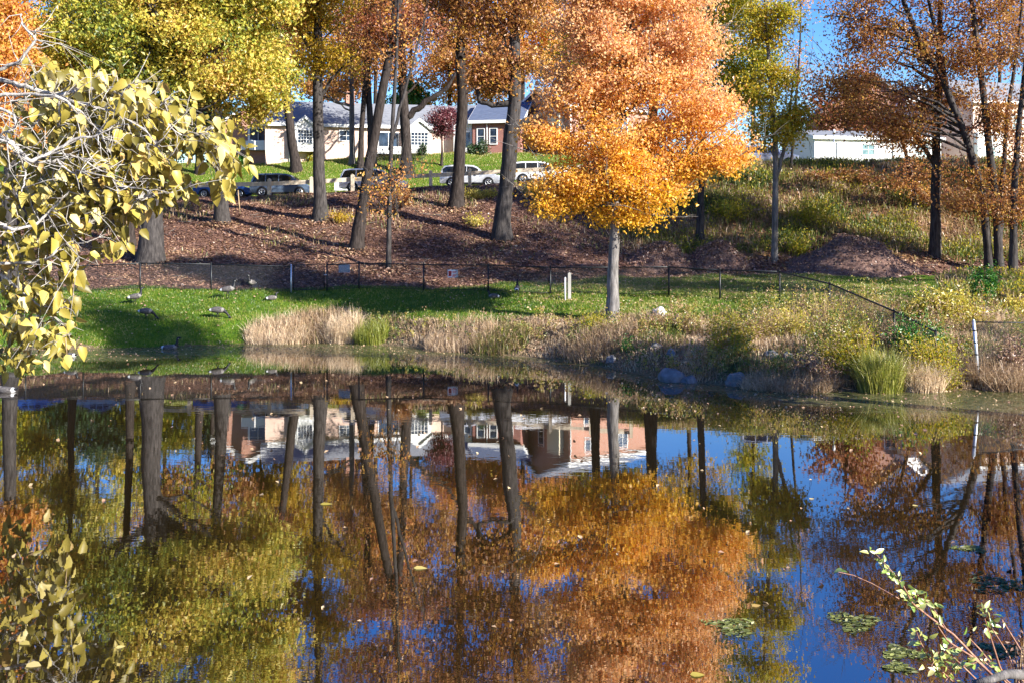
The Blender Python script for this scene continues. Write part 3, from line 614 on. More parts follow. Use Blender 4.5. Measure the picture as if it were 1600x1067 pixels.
# beyond the houses
def far_tree(label, px, d, py_top, py_bot, wpx, leaf, n, seed, name='far_tree', barkm='bark_dark', size=0.34, per=46, cat='tree'):
    x = X(px, d); z = h1(x, d)
    cy = (py_top + py_bot) / 2; ry = (py_bot - py_top) / 2
    top = Z(py_top, d)
    tr = [(x, d, z, 0.28), (x + 0.2, d, z + (top - z) * 0.5, 0.2), (x, d, top - 0.5, 0.04)]
    bl = blobs_px(d, [(px, cy + ry * .25, wpx, ry * .7, n), (px + wpx * .25, cy - ry * .4, wpx * .7, ry * .6, n // 2)], 0.7)
    return make_tree(name, label, cat, tr, bl, leaf, size, per, 0.6, seed, barkm=barkm)
for k, (lab, px, d, pt, pb, w, lf, n) in enumerate([
        ('tall orange tree rising behind the middle of the brick house row', 700, 118, 40, 175, 55, 'l_orange', 60),
        ('orange tree behind the roof between the curving oak and the stout grey oak', 765, 112, 50, 170, 42, 'l_orange', 55),
        ('bright green evergreen poking up behind the left house roof', 640, 120, 120, 185, 36, 'l_green', 40),
        ('golden tree behind the left end of the sunlit brick house', 405, 116, 40, 170, 60, 'l_gold', 50),
        ('rusty tree behind the ridge of the sunlit brick house', 520, 114, 60, 175, 60, 'l_rust', 55),
        ('olive tree in the gap behind the far left parked cars', 190, 112, 90, 235, 80, 'l_olive', 60),
        ('dark olive tree behind the blue car at the far left', 60, 114, 120, 250, 85, 'l_olive', 60),
        ('reddish tree behind the two-storey brick house', 880, 120, 10, 150, 70, 'l_rust', 60),
        ('purple-brown tree in front of the tall brick gable on the right', 1320, 94, 95, 225, 62, 'l_red', 34),
        ('broad rusty tree far behind the thick grey oak crown', 330, 108, -60, 170, 90, 'l_rust', 90), ('broad golden tree far behind the dark straight oak', 450, 110, -50, 150, 75, 'l_gold', 80),
        ('broad orange tree far behind the leaning oak', 585, 112, -70, 130, 75, 'l_orange', 80), ('broad orange tree far behind the stout grey oak', 815, 108, -50, 140, 80, 'l_orange', 90),
        ('olive-gold tree far behind the left half of the maple', 945, 112, -60, 150, 90, 'l_olive', 80), ('golden tree far behind the right half of the maple', 1075, 110, -80, 180, 90, 'l_gold', 80),
        ('olive tree far behind the slender forked tree', 1175, 115, 0, 200, 50, 'l_olive', 45), ('broad olive tree far behind the yellow-green oak', 150, 108, -60, 200, 110, 'l_oak', 90),
        ('broad golden tree far behind the orange tree at the left edge', 20, 108, -20, 220, 100, 'l_gold', 80), ('tall rusty tree far behind the curving dark oak', 715, 128, -90, 90, 70, 'l_rust', 60),
        ('tall golden tree far behind the road between the two oaks at the left', 395, 124, -110, 120, 80, 'l_gold', 80), ('tall rusty tree far behind the yellow-green oak', 255, 122, -110, 140, 85, 'l_rust', 80),
        ('tall orange-brown tree far behind the sapling', 640, 130, -110, 60, 60, 'l_rust', 60), ('tall golden-brown tree far behind the dark oaks at the road', 540, 126, -120, 110, 75, 'l_gold', 70),
        ('tall olive tree far behind the dark-trunked trees at the left', 100, 124, -110, 130, 90, 'l_olive', 80),
        ('low dark thicket tree far behind the blue sedan at the left', 30, 104, 150, 290, 85, 'l_olive', 90), ('low dark olive tree behind the grey sedan', 130, 103, 140, 275, 80, 'l_dark', 90),
        ('low shaded olive tree behind the foot of the thick grey oak', 240, 104, 150, 262, 70, 'l_olive', 80), ('shaded evergreen beside the left end of the brick house', 325, 110, 130, 262, 45, 'l_dark', 60),
        ('tan tree behind the peach building at the right edge', 1560, 122, -60, 130, 80, 'l_rust', 40)]):
    far_tree(lab, px, d, pt, pb, w * 1.12, lf, int(n * 1.2), 50 + k, size=.42, per=44)
for k, (x_, y_, h_, r_) in enumerate([(27.5, 14.2, 28, 2.6), (30.5, 35, 28, 5.2), (41, 38, 30, 5.0), (17.6, 24, 12, 2.7), (46, 59, 26, 6)]):  # unseen trees added off to the right to shade slope, lawn and bank
    z_ = h1(x_, y_)
    make_tree('shade_tree', 'unseen brown tree beyond the right edge, added to shade slope and bank', 'tree', [(x_, y_, z_, .38), (x_ + .3, y_, z_ + h_ * .5, .27), (x_, y_ + .2, z_ + h_ * .95, .05)],
              [(x_, y_, z_ + h_ * .66, r_, r_, h_ * .34, 190)], 'l_rust', .42, 40, .6, 400 + k, group='added shade trees beyond the right edge', attach=z_ + h_ * .3)
def plum():
    px, d = 690, 88.0; x = X(px, d); z = h1(x, d)
    tr = [(x, d, z, 0.12), (x + .05, d, z + 1.2, 0.1), (x, d, z + 2.6, 0.05)]
    make_tree('plum_tree', 'small round purple-leaved tree on the lawn before the brick houses', 'tree', tr,
              blobs_px(d, [(688, 192, 27, 25, 60), (700, 180, 17, 16, 22)], 0.9), 'l_plum', 0.2, 60, 0.34, 61, barkm='bark_dark', attach=z + 1.0)
plum()

# ------------------------------------------------------------------ bleached catalpa on the near left bank
BIGLEAF_T = [0.0, 0.22, 0.55, 0.85, 1.0]
BIGLEAF_W = [0.0, 0.36, 0.33, 0.13, 0.0]
def big_leaves(P, A, Nn, size, tints, name, mat, parent, loc, curl=0.18, fold=0.16, wid=1.0):
    V = []; Q = []; Tr = []; tq = []; tt = []
    for p, a, nn, s, ti in zip(P, A, Nn, size, tints):
        b = np.cross(a, nn); b /= max(np.linalg.norm(b), 1e-6); c = np.cross(b, a); c /= max(np.linalg.norm(c), 1e-6)
        o = len(V)
        cu = curl * random.uniform(0.3, 1.6); fo = fold * random.uniform(0.4, 1.5); ww = wid * random.uniform(0.8, 1.15)
        V.append(p)
        for t, w in zip(BIGLEAF_T[1:4], BIGLEAF_W[1:4]):
            m = p + a * t * s - c * cu * t * t * s
            V.append(m - b * w * s * ww + c * fo * w * s * 1.6); V.append(m); V.append(m + b * w * s * ww + c * fo * w * s * 1.6)
        V.append(p + a * s - c * cu * s)
        Tr += [(o, o + 2, o + 1), (o, o + 3, o + 2), (o + 7, o + 8, o + 10), (o + 8, o + 9, o + 10)]; tt += [ti] * 4
        Q += [(o + 1, o + 2, o + 5, o + 4), (o + 2, o + 3, o + 6, o + 5), (o + 4, o + 5, o + 8, o + 7), (o + 5, o + 6, o + 9, o + 8)]; tq += [ti] * 4
    return np_mesh(name, np.array(V), quads=np.array(Q), tris=np.array(Tr), mats=mat, tint=np.array(tq + tt), parent=parent, loc=loc, smooth=True)

def catalpa():
    g = np.random.default_rng(91)
    d0 = 18.0
    bx, by = -14.9, 20.4; bz = h1(bx, by)
    t = thing('catalpa_tree', 'bleached white branches with big yellow leaves hanging in from the left edge', 'tree', (bx, by, bz))
    mb = MB()
    mb.tube([(bx, by, bz - .4), (bx - .1, by, bz + 1.2), (bx + .1, by + .3, bz + 3), (bx + .3, by + .6, bz + 5.5), (bx + .5, by + .8, bz + 8)], [.32, .25, .2, .15, .06], n=10)
    src = {'hi': (bx + .3, by + .6, bz + 5.2), 'mid': (bx + .12, by + .35, bz + 3.2), 'lo': (bx, by + .2, bz + 2.4)}
    lines = [('hi', [(-60, 112, 9), (0, 126, 9), (45, 138, 8), (92, 150, 7), (150, 137, 6), (195, 148, 5), (240, 180, 4), (285, 212, 2.5)], 18.4),
             ('hi', [(0, 105, 7), (28, 96, 6), (56, 62, 4.5), (34, 40, 3), (28, 20, 2)], 18.0),
             ('hi', [(-40, 150, 7), (30, 145, 6), (95, 152, 5), (120, 175, 4), (160, 210, 3), (175, 240, 2)], 17.6),
             ('mid', [(-40, 190, 9), (10, 222, 8), (52, 256, 7.5), (82, 238, 6), (115, 216, 5), (150, 213, 4), (178, 195, 2)], 17.2),
             ('mid', [(52, 256, 5), (85, 250, 4), (110, 270, 3), (130, 268, 2)], 17.2),
             ('mid', [(-30, 160, 6), (20, 178, 5), (28, 200, 4), (0, 212, 3)], 17.0),
             ('mid', [(-60, 345, 8), (0, 352, 6.5), (22, 360, 6), (55, 352, 5), (82, 325, 4), (110, 300, 2)], 17.8),
             ('lo', [(-60, 400, 8), (0, 412, 6), (45, 412, 5), (85, 400, 4.5), (108, 372, 3.5), (112, 350, 2)], 18.2),
             ('lo', [(-40, 415, 6), (5, 432, 5), (35, 455, 4), (62, 474, 3), (88, 508, 2)], 18.6),
             ('mid', [(-60, 290, 8), (0, 308, 6), (40, 315, 5), (75, 303, 4), (100, 292, 2)], 18.8),
             ('hi', [(150, 137, 4), (185, 138, 3), (215, 132, 2)], 18.4), ('hi', [(92, 150, 4), (100, 185, 3), (118, 210, 2)], 18.4),
             ('hi', [(95, 152, 4), (140, 165, 3.5), (180, 175, 3), (230, 205, 2), (262, 250, 1.5)], 18.0),
             ('mid', [(-20, 210, 5), (30, 230, 4), (34, 270, 3), (36, 300, 2)], 17.0),
             ('mid', [(82, 238, 4), (120, 245, 3), (160, 270, 2.5), (190, 290, 2), (240, 300, 1.5)], 17.6)]
    LPs = []
    for key, pts, d in lines:
        d += 3.0; pts = [(a, b, c * .95) for a, b, c in pts]
        W = [np.array([X(a, d), d + g.normal(0, .12), Z(b, d)]) for a, b, _ in pts]
        rr = [max(.006, w / 2 * d / F) for _, _, w in pts]
        if pts[0][0] <= 0:
            W = [np.array(src[key])] + W; rr = [rr[0] * 1.4] + rr
        q = np.linspace(0, 1, len(W)); qq = np.linspace(0, 1, len(W) * 4); W = np.array(W)
        WW = np.stack([np.interp(qq, q, W[:, k]) for k in range(3)], 1); WW[1:-1] += g.normal(0, .012, (len(WW) - 2, 3))
        mb.tube(WW, np.interp(qq, q, rr), n=6); LPs.append(WW)
        for _ in range(len(pts) * 5):        # side twigs
            k = g.integers(len(WW) // 4, len(WW)); p = WW[k]; e = p + g.normal(0, .32, 3) + np.array([.18, 0, -.02])
            m_ = (p + e) / 2 + g.normal(0, .06, 3); mb.tube([p, m_, e], [.012, .009, .004], n=4); LPs.append(np.array([m_, e]))
    regs = [(70, 112, 40, 18, 34), (140, 128, 50, 20, 36), (200, 150, 45, 26, 46), (255, 180, 45, 32, 52), (320, 215, 40, 26, 48), (355, 245, 26, 26, 26), (345, 285, 16, 22, 14),
            (110, 185, 70, 40, 95), (200, 215, 60, 45, 95), (60, 235, 60, 45, 70), (130, 260, 65, 40, 95), (215, 255, 55, 30, 60), (270, 285, 32, 22, 26), (235, 300, 32, 18, 22),
            (50, 310, 55, 40, 80), (130, 315, 60, 38, 90), (195, 325, 28, 28, 26), (172, 385, 26, 18, 14), (185, 355, 20, 16, 10), (40, 385, 50, 32, 60), (95, 360, 35, 30, 36), (105, 425, 20, 26, 22),
            (35, 450, 45, 32, 44), (95, 470, 26, 26, 18), (30, 510, 32, 26, 30), (85, 525, 32, 32, 28), (20, 558, 22, 20, 14), (30, 555, 14, 22, 8), (-30, 300, 60, 150, 90)]
    allp = np.concatenate(LPs)
    P = []
    for px, py, rx, ry, n in regs:
        for _ in range(int(n * (1.3 if px < 100 and py < 320 else 2.4))):
            d = 22.2 + g.normal(0, .75)
            P.append((X(px + g.normal(0, rx * .55), d), d, Z(py + g.normal(0, ry * .55), d)))
    P = np.array(P); n = len(P)
    A = unit(np.stack([g.normal(.35, .55, n), g.normal(-.1, .5, n), g.normal(-.75, .45, n)], 1))
    Nn = unit(np.stack([g.normal(.55, .6, n), g.normal(-.75, .55, n), g.normal(.55, .6, n)], 1))
    big_leaves(P, A, Nn, g.uniform(.15, .37, n), np.clip(g.normal(.56, .25, n), 0, 1), 'foliage', M['l_catalpa'], t, (bx, by, bz), curl=.45, fold=.26, wid=.8)
    for p in P[::2]:
        k = np.argmin(((allp - p) ** 2).sum(1)); q = allp[k]
        if np.linalg.norm(q - p) < 1.9: mb.tube([q, (p + q) / 2 + np.array([0, 0, .05]), p], [.008, .006, .004], n=3, cap=False)
    mb.build('trunk', M['bark_white'], t, loc=(bx, by, bz))
    for px, py, ln in [(192, 352, 30), (197, 360, 36), (372, 318, 34), (113, 460, 40), (102, 540, 34), (250, 310, 30)]:
        d = 21.7; x = X(px, d); z = Z(py, d); l = ln * d / F
        pods = MB(); pods.tube([(x, d, z + l * .6), (x + .02, d, z), (x + .05, d - .02, z - l * .5)], [.008, .014, .006], n=5)
        pods.build('seed_pod', M['stem_tan'], t, loc=(bx, by, bz))
catalpa()

# ------------------------------------------------------------------ grasses and ground cover
def blades(P, hgt, wid, lean, tint, name, mat, g, parent=None, loc=None, wind=(0, 0)):
    n = len(P); az = g.uniform(0, 2 * math.pi, n); dirv = np.stack([np.cos(az), np.sin(az), np.zeros(n)], 1)
    az2 = g.uniform(0, 2 * math.pi, n); ln = np.abs(g.normal(0, lean, (n, 1)))
    lv = np.stack([np.cos(az2), np.sin(az2), np.zeros(n)], 1) * ln + np.array([wind[0], wind[1], 0])
    h = np.asarray(hgt).reshape(-1, 1); w = np.asarray(wid).reshape(-1, 1) if hasattr(wid, '__len__') else wid
    up = np.array([0, 0, 1.0])
    m = P + up * h * .55 + lv * h * .28; tp = P + up * h * (1 - .35 * np.minimum(ln, 1.2)) + lv * h
    V = np.stack([P - dirv * w, P + dirv * w, m + dirv * w * .75, m - dirv * w * .75, tp + dirv * w * .12, tp - dirv * w * .12], 1)
    i = np.arange(n)[:, None] * 6
    q = np.concatenate([i + np.array([0, 1, 2, 3]), i + np.array([3, 2, 4, 5])], 0)
    return np_mesh(name, V.reshape(-1, 3), quads=q, mats=mat, tint=np.clip(np.concatenate([tint, tint]), 0, 1), parent=parent, loc=loc)

def scatter(n, x0, x1, y0, y1, accept, g):
    x = g.uniform(x0, x1, n); y = g.uniform(y0, y1, n); k = g.random(n) < accept(x, y)
    x, y = x[k], y[k]
    return np.stack([x, y, H(x, y)], 1)

g = np.random.default_rng(5)
def in_view(x, y, m=1.06): return np.abs(x) < 0.514 * m * y
P = scatter(150000, -26, 20, 41, 56, lambda x, y: zone_values(x, y)[0] * in_view(x, y), g)
pt = np.sin(P[:, 0] * .8) * np.sin(P[:, 1] * 1.1 + P[:, 0] * .3) + 1.3 * np.sin(P[:, 0] * 2.1 + 3 * np.sin(P[:, 1] * .6)) * np.sin(P[:, 1] * 2.7 - P[:, 0] * .4)
o = blades(P, g.uniform(.05, .13, len(P)), .012, .5, g.normal(.48, .2, len(P)) + .14 * pt + np.where(P[:, 0] > 1, .18, 0), 'lawn_grass', M['g_lawn'], g)
tag(o, 'short green lawn between the pond bank and the leaf-covered slope', 'grass', kind='stuff')
P = scatter(50000, -40, 16, 81, 96, lambda x, y: zone_values(x, y)[0] * in_view(x, y), g)
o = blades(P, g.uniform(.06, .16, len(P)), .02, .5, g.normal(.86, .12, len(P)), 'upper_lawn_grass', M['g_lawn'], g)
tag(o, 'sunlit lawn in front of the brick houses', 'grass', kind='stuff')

def leaf_litter(P, size, g, name, mat, label, tint=None, lift=.02):
    n = len(P); az = g.uniform(0, 6.283, n); a = np.stack([np.cos(az), np.sin(az), g.normal(0, .35, n)], 1); a = unit(a)
    up = unit(np.stack([g.normal(0, .35, n), g.normal(0, .35, n) - .15, np.ones(n)], 1)); b = unit(np.cross(up, a))
    s = size * g.uniform(.6, 1.4, (n, 1)); Q = P + np.array([0, 0, lift])
    c = np.cross(a, b) * -1
    V = np.stack([Q - a * s * .5, Q + b * s * .36 + up * s * .14, Q + a * s * .5, Q - b * s * .36 + up * s * .14], 1).reshape(-1, 3)
    t = g.normal(.5, .22, n) if tint is None else tint
    o = np_mesh(name, V, quads=np.arange(n * 4).reshape(n, 4), mats=mat, tint=np.clip(t, 0, 1))
    return tag(o, label, 'leaves', kind='stuff')
P = scatter(150000, -36, 36, 49, 75, lambda x, y: (1 - zone_values(x, y)[0]) * (1 - .3 * zone_values(x, y)[2]) * in_view(x, y), g)
lt = .46 + .17 * np.sin(P[:, 0] * .5 + 1.5 * np.sin(P[:, 1] * .4)) * np.sin(P[:, 1] * .75 + P[:, 0] * .2) + .12 * np.sin(P[:, 0] * 1.7) * np.sin(P[:, 1] * 1.9 + 1)
kk = g.random(len(P)) < .45 + .55 * (np.sin(P[:, 0] * 1.1 + 2 * np.sin(P[:, 1] * .5)) * np.sin(P[:, 1] * 1.3 - P[:, 0] * .5) > -.25); P = P[kk]; lt = lt[kk]
leaf_litter(P, .16, g, 'fallen_leaves', M['l_fallen'], 'carpet of rusty brown fallen leaves on the wooded slope', tint=lt + g.normal(0, .2, len(P)))
tw_ = MB()
for _ in range(420):
    x_, y_ = g.uniform(-30, 24), g.uniform(51.5, 72); 
    if abs(x_) > .52 * y_: continue
    a_ = g.uniform(0, 3.14); l_ = g.uniform(.25, 1.1); pts_ = []
    for q_ in (-.5, 0, .5):
        xx, yy = x_ + math.cos(a_) * l_ * q_ + g.normal(0, .04), y_ + math.sin(a_) * l_ * q_; pts_.append((xx, yy, h1(xx, yy) + g.uniform(.03, .09)))
    tw_.tube(pts_, [.018, .014, .007], n=4)
tag(tw_.build('fallen_twigs', M['bark_grey']), 'grey twigs and sticks scattered through the fallen leaves of the slope', 'twigs', kind='stuff')
PX_ = [(235, 410), (347, 350), (500, 347), (557, 392), (607, 421), (712, 327), (785, 378), (1093, 378), (1210, 410), (1460, 404)]
PP_ = []
for a_, b_ in PX_:
    x_, y_, z_ = ground(a_, b_); n_ = 420; an = g.uniform(0, 6.28, n_); rr_ = np.abs(g.normal(.55, .35, n_)) + .15
    xx, yy = x_ + np.cos(an) * rr_ * 1.3, y_ - .1 + np.sin(an) * rr_
    PP_.append(np.stack([xx, yy, H(xx, yy) + np.clip(.22 - .2 * rr_, 0, .2) * g.random(n_)], 1))
PP_ = np.concatenate(PP_); leaf_litter(PP_, .16, g, 'drifted_leaves', M['l_fallen'], 'loose leaves drifted round the feet of the slope trees', tint=g.normal(.62, .2, len(PP_)), lift=.03)
def slope_weed(x, y):
    return in_view(x, y) * (1 - zone_values(x, y)[2]) * np.clip((y - 55) / 14, 0, 1) * (np.sin(x * .55 + 1.2 * np.sin(y * .3)) * np.sin(y * .62 + x * .15 + 1) > .18) * .8
P = scatter(26000, -30, 12, 53, 72.4, slope_weed, g)
o = blades(P, g.uniform(.12, .45, len(P)), .022, .7, g.normal(.32, .2, len(P)), 'slope_weeds', M['g_straw'], g)
tag(o, 'thin olive and tan weeds growing through the leaves near the top of the slope', 'weeds', kind='stuff')
P = scatter(7000, -26, 20, 41, 56, lambda x, y: zone_values(x, y)[0] * in_view(x, y) * np.where(x > 0, 1, .45), g)
leaf_litter(P, .10, g, 'lawn_leaves', M['l_fallen'], 'scattered tan fallen leaves lying on the green lawn', tint=g.normal(.8, .15, len(P)), lift=.07)
P = scatter(14000, -22, 20, 31, 46, lambda x, y: zone_values(x, y)[1] * in_view(x, y) * (H(x, y) > .05), g)
leaf_litter(P, .10, g, 'bank_leaves', M['l_fallen'], 'brown and tan fallen leaves caught in the bank grass', tint=g.normal(.6, .2, len(P)), lift=.06)

# dry grass of the bank, in drifts
def bank_density(x, y):
    b = zone_values(x, y)[1] * in_view(x, y) * (H(x, y) > .02)
    dr = .55 + .45 * np.sin(x * 1.7 + 1.2 * np.sin(y * .9)) * np.sin(y * 1.35 + x * .4)
    return b * (0.25 + .75 * dr)
P = scatter(300000, -22, 19, 30, 47, bank_density, g)
s_ = np.interp(P[:, 0], SX, SY)
tn = g.normal(.56, .2, len(P)) - .38 * (np.sin(P[:, 0] * 1.1 + 2) * np.sin(P[:, 1] * .8 + P[:, 0] * .5) > .3) + .22 * np.sin(P[:, 0] * 2.3 + P[:, 1]) * np.sin(P[:, 1] * 1.9 - P[:, 0] * .6)
hh = g.uniform(.16, .5, len(P)) * np.interp(P[:, 0], [-20, -12, -9, 0, 4, 8, 18], [.3, .35, .9, .8, .85, 1.45, 1.6]) * (.6 + .4 * np.sin(P[:, 0] * 2.1) * np.sin(P[:, 1] * 1.7))
o = blades(P, np.maximum(hh, .1), .012, .8, tn, 'bank_grass', M['g_straw'], g)
tag(o, 'dry straw coloured grass covering the pond bank', 'grass', kind='stuff')
P = scatter(15000, -9, 19, 30, 46, lambda x, y: bank_density(x, y) * (np.sin(x * 1.3 + 2 + y * .2) * np.sin(y * 1.2 - x * .5) > -.1) * np.where(x > 4, 1, .35), g)
nn_ = len(P); K = 15; hw = g.uniform(.35, 1.05, nn_) * np.interp(P[:, 0], [-9, 4, 8, 18], [.5, .8, 1.2, 1.35])
st = g.normal(0, .16, (nn_, 2)); u = g.uniform(.25, 1, (nn_, K))
Q = np.stack([P[:, None, 0] + st[:, None, 0] * u + g.normal(0, .045, (nn_, K)), P[:, None, 1] + st[:, None, 1] * u + g.normal(0, .045, (nn_, K)), P[:, None, 2] + hw[:, None] * u], -1).reshape(-1, 3)
tw = np.repeat(g.normal(.5, .28, nn_) + .3 * np.sin(P[:, 0] * .9) * np.sin(P[:, 1] * 1.1), K) + g.normal(0, .08, nn_ * K)
V, q = leaf_quads(Q, .09, g, .5); k = g.random(1)
o = np_mesh('bank_weeds', V, quads=q, mats=leaf_mat('leaf_bank_weed', [(0, (.06, .13, .012)), (.3, (.20, .24, .02)), (.55, (.44, .36, .06)), (.8, (.30, .16, .07)), (1, (.52, .36, .20))], .35), tint=np.clip(tw, 0, 1))
tag(o, 'mixed yellow, brown and green weeds growing through the bank grass', 'weeds', kind='stuff')
# hillside weeds
hillp = lambda x, y: np.sin(x * .75 + y * .3 + 1.2 * np.sin(y * .35)) * np.sin(y * .8 - x * .3 + .8)
P = scatter(130000, 4, 36, 40, 76, lambda x, y: zone_values(x, y)[2] * in_view(x, y) * (.3 + .7 * (hillp(x, y) > -.2)) * np.where((y > 50) & (y < 58.5) & (x < .42 * y), .1, 1), g)
pt = np.sin(P[:, 0] * .6 + 1) * np.sin(P[:, 1] * .7 + P[:, 0] * .2)
o = blades(P, g.uniform(.14, .62, len(P)), .026, .75, g.normal(.2, .14, len(P)) + .2 * pt, 'hillside_weeds', M['g_straw'], g)
tag(o, 'yellowing weeds and tall grass covering the right hillside', 'weeds', kind='stuff')
P = scatter(38000, 4, 36, 40, 76, lambda x, y: zone_values(x, y)[2] * in_view(x, y) * (hillp(x, y) > -.05) * np.where((y > 50) & (y < 58.5) & (x < .42 * y), 0, 1), g)
V, q = leaf_quads(P + np.stack([g.normal(0, .2, len(P)), g.normal(0, .2, len(P)), g.uniform(.05, .5, len(P))], 1), .15, g)
o = np_mesh('hillside_leaves', V, quads=q, mats=M['l_olive'], tint=np.clip(g.normal(.5, .2, len(P)), 0, 1))
tag(o, 'low olive undergrowth leaves on the right hillside', 'undergrowth', kind='stuff')

def tuft(label, px, py, hpx, rpx, n, mat, tmean, seed, name='grass_clump', cat='grass clump', lean=.6, w=.010):
    g = np.random.default_rng(seed); x, d, z = ground(px, py); h = hpx * d / F; r = rpx * d / F
    if mat is M['g_straw']: h *= .82; r *= 1.2; lean *= 1.5; n = int(n * 1.15)
    a = g.uniform(0, 6.283, n); q = np.sqrt(g.random(n)) * r
    P = np.stack([x + q * np.cos(a), d + q * np.sin(a) * .7, np.zeros(n)], 1); P[:, 2] = H(P[:, 0], P[:, 1])
    o = blades(P, h * g.uniform(.55, 1.15, n), w, lean, g.normal(tmean, .14, n), name, mat, g, loc=(x, d, z))
    return tag(o, label, cat)
tuft('pale straw clump at the water edge nearest the geese', 430, 532, 32, 40, 1500, M['g_straw'], .82, 101)
tuft('tall sunlit straw plume clump beside the green sedge', 538, 530, 46, 24, 1300, M['g_straw'], .92, 102, lean=.45)
tuft('bright green sedge clump at the waterline of the far bank', 580, 535, 34, 26, 900, M['g_sedge'], .45, 103)
tuft('straw clump with purple-brown tone above the green sedge', 500, 515, 28, 45, 1300, M['g_straw'], .5, 104)
tuft('long pale grass clump right of the green sedge', 720, 535, 34, 48, 1500, M['g_straw'], .66, 105)
tuft('greenish grass clump on the bank left of the maple foot', 780, 540, 30, 40, 1000, M['g_straw'], .25, 106)
tuft('large yellow-green sedge clump at the water edge left of the galvanised post', 1375, 612, 66, 34, 1600, M['g_sedge'], .55, 107, lean=.5)
tuft('pale feathery grass clump just right of the large yellow-green sedge', 1440, 608, 60, 30, 1400, M['g_straw'], .95, 108, lean=.5)
tuft('tangled straw grass behind the wire right of the galvanised post', 1575, 604, 62, 50, 2200, M['g_straw'], .62, 109, lean=.8)
tuft('greyish dry grass drooping over the rocks at the waterline', 1240, 605, 40, 55, 1700, M['g_straw'], .55, 110, lean=.9)
tuft('pale dry grass beside the long grey waterline rock', 1190, 606, 28, 26, 800, M['g_straw'], .9, 111, lean=.8)
tuft('dry brown grass at the maple foot on the pond side', 940, 540, 36, 50, 1500, M['g_straw'], .5, 112, lean=.8)

def shrub(label, px, py, blobs, leaf, size, per, seed, name='shrub', cat='shrub', tipr=.14, stems=True, barkm='stem_tan', d=None):
    """blobs: (px,py,rx,ry,ntips)"""
    g = np.random.default_rng(seed)
    if d is None: x, d, z = ground(px, py)
    else: x = X(px, d); z = h1(x, d)
    t = thing(name, label, cat, (x, d, z)); mb = MB(); LP = []; LT = []
    for (cx, cy, cz, rx, ry, rz, n) in blobs_px(d, blobs, .8):
        dv = unit(g.normal(size=(n, 3))) * g.uniform(.1, 1, (n, 1)) ** .6
        tips = np.array([cx, cy, cz]) + dv * np.array([rx, ry, rz])
        for tp in tips:
            b = np.array([x + (tp[0] - x) * .35 + g.normal(0, .08), d + (tp[1] - d) * .4, 0]); b[2] = h1(b[0], b[1]) - .03
            tp[2] = max(tp[2], b[2] + .12)
            B = bez(b, (b + tp) / 2 + np.array([0, 0, .15 * abs(tp[2] - b[2])]) + g.normal(0, .04, 3), tp, 5)
            mb.tube(B, [.012, .010, .008, .006, .003], n=3, cap=False)
            m = int(per * g.uniform(.5, 1.4)); u = g.uniform(.3, 1.05, (m, 1))
            k = np.clip((u * 4).astype(int), 0, 3)[:, 0]
            LP.append(B[k] + (B[k + 1] - B[k]) * (u * 4 - k[:, None]) + g.normal(size=(m, 3)) * tipr)
            LT.append(g.normal(.5 + g.normal(0, .12), .18, m))
    P = np.concatenate(LP); V, q = leaf_quads(P, size, g, .55)
    mb.build('stem', M[barkm], t, loc=(x, d, z))
    np_mesh('foliage', V, quads=q, mats=M[leaf], tint=np.clip(np.concatenate(LT), 0, 1), parent=t, loc=(x, d, z))
    return t
shrub('olive-green rounded bush left of the maple foot', 925, 518, [(925, 500, 30, 15, 46)], 'l_olive', .08, 34, 201)
shrub('pale yellow leafy shrub on the bank below the dark green bush', 1475, 505, [(1470, 475, 48, 28, 80), (1505, 490, 40, 22, 44), (1435, 488, 28, 22, 30)], 'l_yellow', .14, 38, 202)
shrub('dark green bush under the thicket trunks at the right', 1535, 475, [(1532, 440, 28, 26, 44), (1550, 428, 14, 20, 16)], 'l_green', .13, 42, 203)
shrub('bright yellow-green low shrub at the right edge beside the thicket', 1585, 492, [(1585, 480, 34, 16, 34)], 'l_yellow', .12, 30, 204)
shrub('green leafy shrub in the middle of the right bank', 1430, 560, [(1425, 520, 44, 28, 66), (1460, 530, 30, 24, 34)], 'l_green', .11, 34, 205)
shrub('brown and green weedy shrub with dark stalks on the bank slope', 1345, 590, [(1340, 530, 34, 40, 60), (1305, 545, 30, 30, 40)], 'l_olive', .09, 34, 206)
shrub('yellowish weeds with upright stalks right of the maple trunk', 1130, 560, [(1130, 515, 32, 30, 46), (1165, 525, 28, 30, 40)], 'l_olive', .085, 30, 207)
shrub('tall pale goldenrod stalks on the crest of the right bank', 1240, 530, [(1240, 495, 44, 36, 60), (1190, 510, 34, 28, 36)], 'l_yellow', .075, 30, 208)
shrub('pale seedheads standing before the bend of the black fence', 1290, 520, [(1285, 465, 30, 26, 28), (1330, 480, 30, 22, 22)], 'l_yellow', .06, 20, 209)
shrub('tawny weed thicket at the foot of the right bank', 1300, 600, [(1290, 580, 40, 20, 34), (1260, 560, 26, 20, 18)], 'l_fallen', .08, 26, 210)
shrub('olive weed thicket between the sedge and the galvanised post', 1480, 605, [(1475, 560, 38, 42, 74), (1430, 550, 34, 34, 50)], 'l_olive', .09, 34, 211)
shrub('brown bramble tangle behind the wire at the right edge', 1580, 600, [(1580, 555, 40, 42, 80)], 'l_fallen', .085, 32, 212)
shrub('small green weed at the foot of the maple on the pond side', 980, 548, [(978, 532, 14, 12, 12)], 'l_green', .09, 18, 213)
shrub('yellow-green shrub on the hillside left of the slender forked tree', 1130, 340, [(1140, 325, 60, 18, 40)], 'l_olive', .17, 36, 214)
shrub('yellow shrub on the hillside right of the slender forked tree', 1265, 350, [(1270, 325, 45, 22, 36)], 'l_olive', .17, 36, 215)
shrub('green-gold shrub at the foot of the hillside beside the slender forked tree', 1245, 400, [(1245, 380, 30, 20, 26)], 'l_olive', .15, 34, 216)
